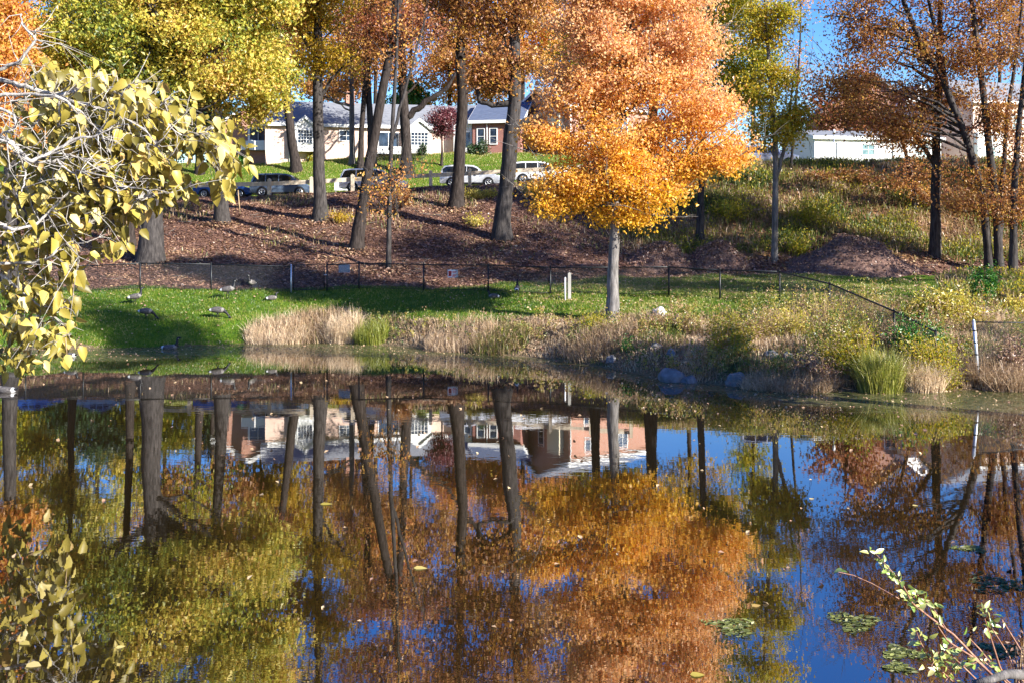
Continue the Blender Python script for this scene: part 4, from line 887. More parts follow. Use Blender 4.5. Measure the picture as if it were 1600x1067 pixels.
shrub('dark brown shrub on the crest of the hill below the white building', 1340, 285, [(1340, 272, 60, 12, 40), (1270, 275, 40, 12, 24)], 'l_rust', .17, 36, 217)
shrub('rust-coloured shrub on the hillside below the upright brown oak', 1500, 330, [(1500, 300, 50, 28, 44), (1430, 300, 40, 22, 24)], 'l_rust', .17, 40, 218)
shrub('pale white-flecked shrub on the slope left of the stout grey oak', 742, 352, [(742, 344, 24, 10, 20)], 'l_yellow', .13, 26, 219)
shrub('low yellow-brown shrub on the slope under the dark straight oak', 525, 348, [(530, 338, 26, 11, 20)], 'l_gold', .14, 26, 220)
shrub('brown-gold brush below the white minivan', 625, 322, [(620, 306, 34, 16, 34)], 'l_rust', .15, 32, 221)
shrub('pale grey-green hedge below the silver suv', 760, 308, [(755, 302, 30, 9, 36), (720, 303, 20, 8, 18)], 'l_yellow', .12, 36, 222)
shrub('pale hedge right of the stout grey oak beside the road', 845, 304, [(835, 297, 34, 8, 36)], 'l_yellow', .12, 34, 223)
for k, (lab, px, py, rx, ry, lf) in enumerate([
        ('dark evergreen bush beside the white entry of the brick wing', 754, 228, 11, 9, 'l_dark'), ('low dark bush with rust tips before the white right gable', 660, 233, 13, 8, 'l_dark'),
        ('clipped tan-green bush under the white left gable', 487, 247, 10, 8, 'l_olive'), ('small green bush against the shaded left brick wall', 378, 250, 8, 8, 'l_green'),
        ('small dark bush in the corner by the white entry door', 737, 233, 6, 7, 'l_dark')]):
    shrub(lab, px, py + ry, [(px, py, rx, ry, 30)], lf, .16, 46, 230 + k, d=91.6 if px > 600 else 92.0)

# leaf mounds
def mound(label, px, py, wpx, hpx, seed):
    x, d, z = ground(px, py); w = wpx * d / F; h = 1.25 * hpx * d / F; g = np.random.default_rng(seed)
    nr, na = 16, 40; V = [[0, 0, h]]; 
    for i in range(1, nr + 1):
        q = i / nr
        for k in range(na):
            a = 6.2832 * k / na; lx, ly = math.cos(a) * q * w, math.sin(a) * q * w * .7
            hh = h * (math.cos(min(q, 1) * math.pi) * .5 + .5) ** .85
            hh *= 1 + .22 * mnoise.noise(Vector((lx * .9, ly * .9, seed))); hh += .06 * mnoise.noise(Vector((lx * 4, ly * 4, seed)))
            V.append([lx, ly, hh + (h1(x + lx, d + ly) - z) - (.12 if i == nr else .0)])
    V = np.array(V); V[0, 2] += 0
    Q = []; Tr = [(0, 1 + k, 1 + (k + 1) % na) for k in range(na)]
    for i in range(nr - 1):
        for k in range(na):
            a = 1 + i * na + k; b = 1 + i * na + (k + 1) % na; Q.append((a, a + na, b + na, b))
    nb = len(V); idx = g.integers(0, nb, 2600); P = V[idx] + np.stack([g.normal(0, .12, 2600), g.normal(0, .12, 2600), np.full(2600, .03)], 1)
    LV, lq = leaf_quads(P, .14, g)
    Q2 = np.concatenate([np.array(Q), lq + nb]); 
    mi = np.concatenate([np.zeros(len(Q)), np.ones(len(lq)), np.zeros(len(Tr))])
    tint = np.concatenate([np.full(len(Q), .4), np.clip(g.normal(.42, .2, len(lq)), 0, 1), np.full(len(Tr), .4)])
    o = np_mesh('leaf_mound', np.concatenate([V, LV]), quads=Q2, tris=np.array(Tr), mats=[M['litter_heap'], M['l_fallen']], tint=tint, mi=mi, smooth=False)
    o.location = (x, d, z)
    return tag(o, label, 'leaf mound', 'mounds of raked leaves behind the fence')
mound('low leaf mound nearest to the maple trunk', 1035, 412, 62, 24, 301)
mound('middle leaf mound left of the slender forked tree', 1122, 412, 55, 27, 302)
mound('largest leaf mound, right of the slender forked tree', 1335, 425, 110, 42, 303)

# rocks
def rock(label, px, py, w, h, mat, seed, name='rock', d=None, z=None, sink=.6):
    if d is None: x, d, z = ground(px, py)
    else: x = X(px, d); z = 0.0 if z is None else z
    bm = bmesh.new(); bmesh.ops.create_icosphere(bm, subdivisions=3, radius=1)
    w = w * d / F / 2; h = h * d / F
    for v in bm.verts:
        c = v.co.copy(); k = 1 + .32 * mnoise.noise(c * 1.1 + Vector((seed, 0, 0))) + .12 * mnoise.noise(c * 3 + Vector((0, seed, 0)))
        v.co = Vector((c.x * k * w, c.y * k * w * .7, c.z * k * h * .6 + h * (.5 - sink * .5)))
    me = bpy.data.meshes.new(name); bm.to_mesh(me); bm.free(); me.materials.append(M[mat])
    o = bpy.data.objects.new(name, me); C.objects.link(o); o.location = (x, d, z)
    o.rotation_euler = (0, 0, random.uniform(-.4, .4))
    return tag(o, label, 'rock', 'rocks along the far bank')
rock('pale triangular boulder on the grass right of the maple trunk', 1031, 495, 22, 20, 'stone_pale', 3)
rock('small pink-grey stone just right of the pale triangular boulder', 1058, 500, 11, 9, 'stone', 4)
rock('long grey rock lying at the waterline below the bank', 1150, 600, 36, 22, 'stone', 5)
rock('wide jagged blue-grey rock at the tip of the bank', 1052, 600, 46, 24, 'stone_blue', 6)
rock('dark wet stone against the jagged blue-grey rock', 1078, 603, 26, 13, 'stone_blue', 7)
rock('rounded bluish stone up the bank from the jagged rock', 1048, 558, 15, 16, 'stone_blue', 8)
rock('flat grey stone half hidden in dry grass below the maple', 1025, 545, 20, 12, 'stone', 9)
rock('greenish stone at the shore below the maple foot', 955, 565, 18, 14, 'stone', 10)
rock('small white stone at the water edge by the drooping grass', 1220, 608, 13, 9, 'stone_pale', 11)
rock('brown stone at the water edge left of the large sedge', 1425, 614, 20, 11, 'stone', 12)
rock('pale stone high in the right bank grass', 1232, 560, 17, 14, 'stone', 13)
rock('grey stone beside the bank weeds under the goldenrod', 1205, 558, 22, 14, 'stone', 14)
rock('grey slab under the weeds right of the maple', 1160, 545, 22, 12, 'stone', 15)
rock('small upright stone at the shore below the drooping grass', 1290, 600, 9, 14, 'stone', 16)
rock('blue-grey stone in the thin grass above the long rock', 1112, 575, 14, 13, 'stone_blue', 17)

# ------------------------------------------------------------------ chain link fence
def wires(mb, A, B, h, spacing=.075, r=.0044):
    A = Vector(A); B = Vector(B); L = (B - A).length; u = (B - A) / L
    n = int((L + h) / spacing)
    for sgn in (1, -1):
        for k in range(n):
            s0 = k * spacing - (h if sgn > 0 else 0)
            a0, b0 = (s0, 0.0), (s0 + sgn * h, h)
            if sgn < 0: a0, b0 = (s0, 0.0), (s0 - h, h)
            pts = []
            lo, hi = 0.0, 1.0
            dx = b0[0] - a0[0]
            if abs(dx) < 1e-6: continue
            t0 = (0 - a0[0]) / dx; t1 = (L - a0[0]) / dx
            lo = max(0, min(t0, t1)); hi = min(1, max(t0, t1))
            if hi - lo < .02: continue
            for t in (lo, hi):
                q = a0[0] + dx * t; pts.append(A + u * q + Vector((0, 0, .04 + h * t)))
            mb.tube(pts, r, n=3, cap=False, sm=False)

fence_px = [-60, 40, 130, 219, 330, 455, 511, 561, 662, 763, 860, 953, 1045, 1125, 1218]
def fpos(px):
    d = 49.0
    for _ in range(30): d = float(np.interp(X(px, d), FX, FY))
    x = X(px, d); return Vector((x, d, h1(x, d)))
def build_fence():
    fh = 1.27
    t = thing('chain_link_fence', 'low black chain-link fence running along the lawn below the leafy slope', 'fence', tuple(fpos(763)))
    base = tuple(fpos(763))
    P = [fpos(p) for p in fence_px]
    # bend towards the camera on the right
    for px, d in ((1296, 38.6), (1397, 34.4), (1462, 32.4)):
        x = X(px, d); P.append(Vector((x, d, h1(x, d))))
    ms = MB(); rail = MB()
    for i, (a, b) in enumerate(zip(P[:-1], P[1:])):
        if fence_px[i:i + 2] == [455, 511]: continue
        wires(ms, a, b, fh - .06)
        rail.tube([a + Vector((0, 0, fh)), b + Vector((0, 0, fh))], .031, n=6)
        rail.tube([a + Vector((0, 0, .06)), b + Vector((0, 0, .06))], .008, n=4)
    ms.build('wire_mesh', M['fence_black'], t, loc=base)
    rail.build('top_rail', M['fence_black'], t, loc=base)
    for i, p in enumerate(P):
        m = MB(); gal = i in (5,); r = .038 if i in (5, 6, 9) else .04
        m.tube([p + Vector((0, 0, -.3)), p + Vector((0, 0, fh + (.12 if i in (5, 6) else .03)))], r, n=8)
        m.tube([p + Vector((0, 0, fh + .03)), p + Vector((0, 0, fh + .09))], [r * 1.15, r * .3], n=8)
        m.build('post', M['galv' if gal else 'fence_black'], t, loc=base)
    # gate
    a, b = P[5], P[6]; u = (b - a).normalized()
    a2 = a + u * .12; b2 = b - u * .14
    gt = thing('fence_gate', 'narrow chain-link gate in the black fence below the dark straight oak', 'gate', tuple(a2))
    m = MB()
    z1, z2 = Vector((0, 0, .1)), Vector((0, 0, fh + .06))
    m.tube([a2 + z1, a2 + z2], .024, n=6); m.tube([b2 + z1, b2 + z2], .024, n=6); m.tube([a2 + z2, b2 + z2], .024, n=6); m.tube([a2 + z1, b2 + z1], .024, n=6)
    m.build('gate_frame', M['fence_black'], gt, loc=tuple(a2))
    m = MB(); wires(m, a2 + Vector((0, 0, .06)), b2 + Vector((0, 0, .06)), fh - .08); m.build('wire_mesh', M['fence_black'], gt, loc=tuple(a2))
    m = MB(); m.tube([b2 + Vector((0, -.04, .8)), b2 + Vector((.14, -.04, .8))], .018, n=6); m.build('latch', M['galv'], gt, loc=tuple(a2))
    # galvanised end post at the water and the wire to its right
    d = 31.4; x = X(1530, d); z = h1(x, d); zt = Z(502, d)
    t2 = thing('wire_fence', 'galvanised pipe post at the water edge with dark chain-link running off right', 'fence', (x, d, z))
    m = MB(); m.tube([(x, d, z - .5), (x - .09, d, (z + zt) / 2), (x - .18, d, zt)], .052, n=12); m.tube([(x - .18, d, zt), (x - .18, d, zt + .06)], [.06, .015], n=12)
    m.build('post', M['galv'], t2, loc=(x, d, z))
    for k in range(5):
        m = MB(); q = (k + .7) / 5.5; zz = z + (zt - z) * q; m.tube([(x - .18 * q, d, zz - .02), (x - .18 * q, d, zz + .02)], .062, n=10)
        m.build('tension_band', M['fence_black'], t2, loc=(x, d, z))
    e = (X(1680, 32.6), 32.6); ze = h1(*e); m = MB()
    wires(m, (x - .05, d, z), (e[0], e[1], z), zt - z - .12, .085, .004); m.build('wire_mesh', M['fence_black'], t2, loc=(x, d, z))
    m = MB(); m.tube([(x - .17, d, zt - .03), (e[0], e[1], zt - .18)], .022, n=6); m.build('top_rail', M['fence_black'], t2, loc=(x, d, z))
    # signs
    def on_fence(px):
        p = fpos(px); i = max(k for k in range(len(fence_px)) if fence_px[k] <= px); a, b = P[i], P[i + 1]
        q = (px - fence_px[i]) / (fence_px[i + 1] - fence_px[i]); return a.lerp(b, q)
    p = on_fence(538); s = F / p.y; zc = Z(420, p.y)
    sg = thing('fence_sign', 'plain grey-blue sign panel seen through the fence wire near the gate', 'sign', (p.x, p.y + .02, zc))
    m = MB(); m.box(-.28, .28, .0, .012, -.2, .2); m.build('panel', M['sign_grey'], sg)
    m = MB()
    for k in range(-4, 5): m.tube([(k * .06 - .05, -.012, -.17), (k * .06 + .05, -.012, .17)], .008, n=4)
    m.build('slat', M['sign_white'], sg)
    p = on_fence(708); zc = Z(428, p.y)
    sg = thing('warning_sign', 'small white sign with red lettering on the fence near the centre', 'sign', (p.x, p.y - .03, zc))
    m = MB(); m.box(-.25, .25, -.006, .006, -.19, .19); m.build('panel', M['sign_white'], sg)
    m = MB(); m.box(-.21, -.06, -.010, -.0065, -.13, .13); m.build('symbol', M['sign_red'], sg)
    m = MB(); m.box(-.17, -.145, -.014, -.0105, -.1, .08); m.box(-.12, -.095, -.014, -.0105, -.06, .1); m.build('figure', M['black'], sg)
    m = MB()
    for zz, w in ((.1, .20), (.045, .17), (-.04, .21), (-.09, .19), (-.135, .15)): m.box(-.02, -.02 + w, -.010, -.0065, zz - .014, zz + .014)
    m.build('lettering', M['sign_red'], sg)
    # the two short posts
    x, d, z = ground(883, 470); o = MB(); o.tube([(0, 0, -.2), (0, 0, 1.02)], .035, n=8); o.tube([(0, 0, 1.02), (0, 0, 1.06)], [.042, .03], n=8)
    o = o.build('marker_pipe', M['sign_white']); o.location = (x, d, z); tag(o, 'thin white marker pipe beside a grey timber post', 'post')
    x, d, z = ground(890, 469.5); m = MB(); m.box(-.07, .07, -.07, .07, -.2, 1.22); m.prism([(-.07, 1.22), (.07, 1.22), (.0, 1.27)], 1, -.07, .07)
    o = m.build('timber_post', M['wood_grey']); o.location = (x, d + .12, z); tag(o, 'grey timber post just behind the thin white pipe', 'post')
build_fence()

# ------------------------------------------------------------------ geese
def goose(label, px, py, pose, face, scale=1.0, water=False, seed=0):
    if water: d = ZC * F / (py - YH); x = X(px, d); z = -0.0
    else: x, d, z = ground(px, py)
    B, W, K, P_, T_ = 0, 1, 2, 3, 4       # body, white rump, black neck, pale breast
    if pose == 'graze':
        sp = [(-.46, .40, .008, .03, K), (-.40, .40, .03, .06, K), (-.33, .39, .07, .09, W), (-.22, .40, .115, .125, B), (-.06, .40, .145, .15, B), (.1, .39, .14, .14, B), (.2, .365, .10, .10, P_),
              (.28, .32, .055, .05, K), (.36, .25, .038, .035, K), (.42, .16, .034, .032, K), (.47, .10, .044, .04, W), (.51, .065, .036, .032, K), (.545, .04, .018, .018, K), (.575, .02, .006, .01, K)]
    elif pose == 'rest':
        sp = [(-.44, .14, .008, .03, K), (-.38, .14, .03, .06, K), (-.31, .13, .07, .1, W), (-.2, .14, .12, .14, B), (-.04, .15, .15, .16, B), (.12, .15, .14, .14, B), (.2, .19, .10, .10, P_),
              (.24, .27, .05, .05, K), (.24, .36, .036, .034, K), (.26, .42, .044, .04, W), (.32, .43, .035, .03, K), (.37, .42, .018, .018, K), (.41, .41, .006, .01, K)]
    elif pose == 'swim':
        sp = [(-.44, .12, .008, .03, K), (-.38, .10, .035, .06, K), (-.31, .07, .08, .1, W), (-.2, .05, .12, .14, B), (-.04, .04, .14, .16, B), (.12, .06, .13, .14, B), (.22, .11, .10, .10, P_),
              (.27, .20, .05, .05, K), (.285, .30, .036, .034, K), (.295, .40, .033, .03, K), (.32, .46, .044, .04, W), (.38, .46, .035, .03, K), (.42, .45, .018, .018, K), (.46, .44, .006, .01, K)]
    else:
        sp = [(-.46, .36, .008, .03, K), (-.40, .37, .03, .06, K), (-.32, .385, .075, .09, W), (-.22, .40, .115, .125, B), (-.06, .42, .145, .15, B), (.1, .44, .14, .14, B), (.19, .49, .11, .11, P_),
              (.235, .57, .06, .055, K), (.25, .67, .036, .034, K), (.255, .77, .033, .03, K), (.28, .84, .046, .042, W), (.34, .845, .036, .032, K), (.385, .83, .018, .018, K), (.425, .82, .006, .01, K)]
    # subdivide the spine
    sp = [(a, b, c * (1.35 if (m_ == K and a > .2 and a < .53) else 1), e * (1.35 if (m_ == K and a > .2 and a < .53) else 1), m_) for a, b, c, e, m_ in sp]
    sp_a = np.array([s[:4] for s in sp]); q = np.arange(len(sp)); qq = np.linspace(0, len(sp) - 1, (len(sp) - 1) * 3 + 1)
    SP = np.stack([np.interp(qq, q, sp_a[:, k]) for k in range(4)], 1)
    for _ in range(1): SP[1:-1] = (SP[:-2] + 2 * SP[1:-1] + SP[2:]) / 4
    n = 12; V = []; Q = []; mi = []
    for i, (sx, sz, rv, rl) in enumerate(SP):
        tx = SP[min(i + 1, len(SP) - 1)][:2] - SP[max(i - 1, 0)][:2]; tx = tx / max(np.linalg.norm(tx), 1e-6); nx, nz_ = -tx[1], tx[0]
        for k in range(n):
            a = 2 * math.pi * k / n; V.append((sx + nx * rv * math.sin(a), rl * math.cos(a), sz + nz_ * rv * math.sin(a)))
    for i in range(len(SP) - 1):
        mt = sp[min(int(round(qq[i] + .2)), len(sp) - 1)][4]
        for k in range(n):
            Q.append((i * n + k, i * n + (k + 1) % n, (i + 1) * n + (k + 1) % n, (i + 1) * n + k))
            low = 6 <= k <= 11
            mm = mt
            if mt == B and low and k in (8, 9, 10): mm = P_
            if mt == W and SP[i][0] > .2: mm = W if k in (7, 10) else K
            mi.append(mm)
    mb = MB(); mb.add(V, Q, 0, True); mb.m = mi[:]
    if pose in ('stand', 'graze'):
        for sy in (-1, 1):
            st = .05 * sy if pose == 'stand' else -.04 * sy
            mb.tube([(-.02, .06 * sy, .30), (-.03 + st, .06 * sy, .17), (-.05 + st, .06 * sy, .02)], [.03, .014, .012], n=6, mi=K)
            mb.prism([(-.06 + st, .06 * sy), (.06 + st, .06 * sy - .05), (.07 + st, .06 * sy), (.06 + st, .06 * sy + .05)], 2, .0, .018, mi=K)
    o = mb.build('goose', [M['goose_body'], M['goose_white'], M['goose_black'], M['goose_breast']])
    o.location = (x, d, z); o.rotation_euler = (0, 0, face); o.scale = (scale * .95,) * 3
    return tag(o, label, 'goose', 'geese on the lawn and the pond')
goose('goose standing upright in the sunny strip, second fence post from the left', 212, 477, 'stand', .5, 1.0)
goose('goose grazing with white rump showing, lowest on the left lawn', 229, 500, 'graze', .1, 1.02)
goose('goose standing tall with black neck raised in the sunlit grass', 357, 467, 'stand', .15, 1.1)
goose('goose grazing to the right just above the straw bank', 341, 499, 'graze', .2, 1.08)
goose('dark goose facing the camera close below the black fence', 393, 454, 'stand', -1.9, .95)
goose('small goose preening with pale flank left of the fence gate', 425, 470, 'rest', .6, .9)
goose('goose standing with its back turned below the fence near the maple', 808, 465, 'stand', 1.5, 1.0)
goose('tan goose lying in the grass beside a standing one near the maple', 771, 467, 'rest', 3.0, .85)
goose('goose resting on the lawn beside the hanging yellow leaves', 112, 478, 'rest', .1, 1.0)
goose('pale goose behind the yellow leaves at the far left of the lawn', 17, 470, 'rest', 3.3, 1.0)
goose('goose swimming to the right close to the left bank', 266, 545, 'swim', .1, 1.05, water=True)
goose('dark goose swimming below the hanging yellow leaves', 108, 557, 'swim', 2.8, .95, water=True)
goose('pale goose swimming at the left edge under the lowest yellow leaves', 8, 612, 'swim', 3.0, 1.0, water=True)

# ------------------------------------------------------------------ road, cars, guard rail
def build_road():
    V = []; Q = []; xs = np.arange(-70, 71, 1.0)
    for x in xs:
        for y in (73.6, 80.2): V.append((x, y, h1(x, 77.0) + .03))
    for i in range(len(xs) - 1): Q.append((2 * i, 2 * i + 2, 2 * i + 3, 2 * i + 1))
    tag(np_mesh('road', np.array(V), quads=np.array(Q), mats=M['asphalt']), kind='structure')
    # low stone kerb wall below the road on the left
    m = MB(); g2 = random.Random(4)
    for row in range(2):
        x = -28.0
        while x < -6.2:
            w = g2.uniform(.35, .8); z = h1(x, 72.9) - .62 + row * .26
            m.box(x, x + w - .03, 71.9 + g2.uniform(-.05, .05), 72.7, z, z + .24 + g2.uniform(-.02, .03)); x += w
    o = m.build('stone_wall', M['stone_blue'], loc=(-17, 72.7, h1(-17, 72.7))); tag(o, 'low dark stone wall along the road edge below the left cars', 'wall')
build_road()

PROF = {
 'van': [(-.5, .55, .57), (-.495, .9, .92), (-.47, 1.0, 1.35), (-.44, 1.02, 1.66), (-.36, 1.02, 1.74), (-.05, 1.02, 1.77), (.08, 1.01, 1.72), (.15, 1.0, 1.60), (.30, .98, 1.06), (.42, .88, .92), (.485, .72, .74), (.5, .5, .52)],
 'suv': [(-.5, .6, .62), (-.495, .98, 1.0), (-.46, 1.05, 1.42), (-.42, 1.06, 1.62), (-.3, 1.06, 1.68), (-.05, 1.05, 1.69), (.06, 1.04, 1.64), (.12, 1.03, 1.52), (.23, 1.02, 1.08), (.40, .96, .99), (.48, .82, .84), (.5, .55, .57)],
 'sedan': [(-.5, .5, .52), (-.49, .88, .9), (-.36, .95, 1.0), (-.30, .95, 1.08), (-.2, .95, 1.36), (-.06, .94, 1.44), (.06, .93, 1.40), (.12, .92, 1.28), (.25, .9, .96), (.41, .8, .83), (.485, .66, .68), (.5, .42, .44)]}
def car(name, label, cat, px, d, L, W, kind, paint, rz=0.0, z=None):
    x = X(px, d); z = h1(x, 77.0) + .03 if z is None else z
    t = thing(name, label, cat, (x, d, z), rz, 'cars parked along the road')
    pr = [(a * L, b, c) for a, b, c in PROF[kind]]; w = W / 2; z0 = .28
    def sec(zb, zr):
        tall = min(1, max(0, (zr - zb) / .5)); wr = w * (.94 - .17 * tall)
        return [(-w * .96, z0), (-w, zb * .62), (-w * .985, zb - .03), (-w * .965, zb), (-wr, zr - .05 * tall), (-wr * .9, zr), (wr * .9, zr), (wr, zr - .05 * tall), (w * .965, zb), (w * .985, zb - .03), (w, zb * .62), (w * .96, z0)]
    V = []; Q = []; n = 12
    for k, (a, zb, zr) in enumerate(pr):
        sh = .9 if k in (0, len(pr) - 1) else 1.0
        V += [(a, y * sh, zz) for y, zz in sec(zb, zr)]
    for i in range(len(pr) - 1):
        for k in range(n): Q.append((i * n + k, i * n + (k + 1) % n, (i + 1) * n + (k + 1) % n, (i + 1) * n + k))
    m = MB(); m.add(V, Q + [tuple(range(n)), tuple((len(pr) - 1) * n + k for k in range(n))[::-1]], 0, False)
    m.build('body', M[paint], t)
    A = np.array(pr)
    belt = lambda a: float(np.interp(a, A[:, 0], A[:, 1])); roof = lambda a: float(np.interp(a, A[:, 0], A[:, 2]))
    lo = [a for a, zb, zr in pr if zr - zb > .3]; a0, a1 = lo[0], lo[-1]
    cuts = [a0 + .02, a0 + (a1 - a0) * .36, a0 + (a1 - a0) * .70, a1 + (.16 if kind != 'suv' else .1)]
    for sy in (-1, 1):
        for i in range(3):
            p0, p1 = cuts[i] + .035, cuts[i + 1] - .035
            vs = []
            for a in np.linspace(p0, p1, 5):
                zb, zr = belt(a) + .05, max(roof(a) - .11, belt(a) + .07)
                tall = min(1, max(0, (roof(a) - belt(a)) / .5)); wr = w * (.94 - .17 * tall)
                yl = lambda zz: (w * .965 + (wr - w * .965) * (zz - belt(a)) / max(.1, roof(a) - .05 * tall - belt(a)) + .012) * sy
                vs.append((a, yl(zb), zb)); vs.append((a, yl(zr), zr))
            m = MB(); m.add(vs, [(2 * k, 2 * k + 2, 2 * k + 3, 2 * k + 1) for k in range(4)]); m.build('side_window', M['carglass'], t)
    # windscreen and rear screen lie on the sloping lofts
    def screen(i0, i1, off, nm):
        (xa, ba, ra), (xb, bb, rb) = pr[i0], pr[i1]
        ya = w * .70; yb = w * .80; vs = []
        for (xx, rr, yy, q) in ((xa, ra, ya, .12), (xb, rb, yb, .9)):
            xq = xa + (xb - xa) * q; rq = ra + (rb - ra) * q; vs += [(xq + off, -yy, rq + .014), (xq + off, yy, rq + .014)]
        m = MB(); m.add(vs, [(0, 1, 3, 2)]); m.build(nm, M['carglass'], t)
    k = max(i for i, p in enumerate(pr) if p[2] - p[1] > .4); screen(k, k + 1, .012, 'windscreen')
    k2 = min(i for i, p in enumerate(pr) if p[2] - p[1] > .3); screen(k2, k2 - 1, -.012, 'rear_screen')
    rw = .34 if kind != 'sedan' else .32
    for fx in (-.30, .30):
        for sy in (-1, 1):
            yo = sy * (w - .09)
            m = MB(); m.tube([(fx * L, sy * (w - .15), rw), (fx * L, sy * (w + .004), rw)], rw + .075, n=20, sm=False); m.build('wheel_arch', M['black'], t)
            m = MB(); m.tube([(fx * L, yo - .11 * sy, rw), (fx * L, yo - .09 * sy, rw), (fx * L, yo + .09 * sy, rw), (fx * L, yo + .115 * sy, rw)], [rw - .04, rw, rw, rw - .05], n=24)
            wh = m.build('wheel', M['rubber'], t)
            m = MB(); yr = yo + .118 * sy
            m.tube([(fx * L, yr, rw), (fx * L, yr + .008 * sy, rw)], rw * .22, n=12)
            for s5 in range(5):
                a = s5 * 1.2566 + .3; m.tube([(fx * L, yr + .004 * sy, rw), (fx * L + math.cos(a) * rw * .62, yr + .004 * sy, rw + math.sin(a) * rw * .62)], .034, n=4)
            ring = [(fx * L + math.cos(a) * rw * .64, yr + .002 * sy, rw + math.sin(a) * rw * .64) for a in np.linspace(0, 6.2832, 21)]
            m.tube(ring, .028, n=5, cap=False); m.build('rim', M['rim'], wh)
    for sy in (-1, 1):
        m = MB(); m.box(.445 * L, .487 * L, sy * w * .62 - .12, sy * w * .62 + .12 + .02, .66 if kind != 'suv' else .74, .80 if kind != 'suv' else .90); m.build('headlight', M['lamp'], t)
        m = MB(); m.box(-.505 * L, -.47 * L, sy * w * .74 - .1, sy * w * .74 + .1, .8, 1.0); m.build('tail_light', M['red'], t)
        m = MB(); m.box(.14 * L, .17 * L + .06, sy * (w + .02) - .08, sy * (w + .02) + .08, 1.0, 1.14); m.build('mirror', M[paint], t)
        for hx in (-.12, .06):
            m = MB(); m.box(hx * L, hx * L + .18, sy * (w + .004) - .015, sy * (w + .004) + .015, .84, .88); m.build('door_handle', M['black' if paint != 'p_slate' else 'rim'], t)
    m = MB(); m.box(-.40 * L, .40 * L, -w * .99, w * .99, .24, .34); m.box(.47 * L, .503 * L, -w * .8, w * .8, .36, .5); m.box(-.503 * L, -.47 * L, -w * .85, w * .85, .36, .5); m.build('sill', M['black'], t)
    return t
car('minivan', 'dark slate-blue minivan parked behind the rail left of the dark straight oak', 'car', 443, 75.8, 4.7, 1.9, 'van', 'p_slate')
car('sedan', 'dark blue sedan partly behind the hanging yellow leaves at the slate minivan tail', 'car', 352, 76.2, 4.5, 1.8, 'sedan', 'p_blue')
car('minivan', 'white minivan parked behind the oak leaning right', 'car', 585, 76.0, 5.1, 1.95, 'van', 'p_white')
car('suv', 'silver suv with roof rails seen side-on behind the pale timber posts', 'car', 735, 76.3, 4.6, 1.85, 'suv', 'p_silver')
car('suv', 'white suv half hidden by the maple and the stout grey oak', 'car', 845, 77.0, 4.7, 1.9, 'suv', 'p_white')
car('sedan', 'bright blue sedan behind the bleached branches at the far left', 'car', 60, 76.2, 4.5, 1.8, 'sedan', 'p_blue')
car('sedan', 'grey sedan behind the yellow leaves between two blue sedans', 'car', 165, 76.2, 4.5, 1.8, 'sedan', 'p_grey')
x_ = X(1195, 80.0); car('suv', 'pale suv parked at the hilltop between the maple and the slender olive tree', 'car', 1200, 78.0, 4.6, 1.85, 'suv', 'p_silver', z=h1(X(1200, 78), 77) + .03)

def guard_rail():
    base = (X(700, 73.2), 73.2, h1(X(700, 73.2), 73.2))
    t = thing('timber_rail_fence', 'pale timber post-and-rail barrier along the road below the cars', 'fence', base)
    pxs = [233, 296, 358, 421, 487, 551, 612, 673, 734, 797, 860, 923, 986]
    tops = []
    for px in pxs:
        x = X(px, 73.2); z = h1(x, 73.2); m = MB(); m.box(x - .12, x + .12, 73.08, 73.32, z - .3, z + 1.22)
        m.prism([(x - .12, z + 1.22), (x + .12, z + 1.22), (x, z + 1.32)], 1, 73.08, 73.32); m.build('post', M['wood_post'], t, loc=base); tops.append((x, z))
    for (xa, za), (xb, zb) in zip(tops[:-1], tops[1:]):
        m = MB()
        vs = [(x, y, z + q) for (x, z) in ((xa, za), (xb, zb)) for (y, q) in ((73.33, .78), (73.42, .78), (73.42, 1.08), (73.33, 1.08))]
        m.add(vs, [(0, 1, 5, 4), (1, 2, 6, 5), (2, 3, 7, 6), (3, 0, 4, 7), (0, 3, 2, 1), (4, 5, 6, 7)]); m.build('rail', M['wood_post'], t, loc=base)
guard_rail()
# white sign board on the lawn beyond the minivan
x, d = X(533, 82.0), 82.0; z = h1(x, d); sb = thing('notice_board', 'blank white board on short legs on the lawn behind the white minivan', 'sign', (x, d, z))
m = MB(); m.box(-.55, .55, -.03, .03, .35, 1.0); m.build('panel', M['white'], sb)
for sx in (-.45, .45):
    m = MB(); m.box(sx - .04, sx + .04, .031, .1, -.2, .95); m.build('leg', M['wood_grey'], sb)

# ------------------------------------------------------------------ houses
def window(parent, Mx, w, h, nx, ny, frame='white', glass='glass', fr=.09):
    """Mx maps local (u, out, v) with the window centre at 0 and 'out' pointing away from the wall"""
    m = MB()
    m.box(-w / 2 - fr, w / 2 + fr, .0, .06, h / 2, h / 2 + fr, M=Mx); m.box(-w / 2 - fr, w / 2 + fr, .0, .09, -h / 2 - fr, -h / 2, M=Mx)
    m.box(-w / 2 - fr, -w / 2, .0, .06, -h / 2, h / 2, M=Mx); m.box(w / 2, w / 2 + fr, .0, .06, -h / 2, h / 2, M=Mx)
    for i in range(1, nx): u = -w / 2 + w * i / nx; m.box(u - .022, u + .022, .02, .05, -h / 2, h / 2, M=Mx)
    for j in range(1, ny): v = -h / 2 + h * j / ny; m.box(-w / 2, w / 2, .02, .046, v - .022, v + .022, M=Mx)
    f = m.build('window', M[frame], parent)
    m = MB(); m.box(-w / 2, w / 2, .004, .018, -h / 2, h / 2, M=Mx); m.build('pane', M[glass], f)
    return f

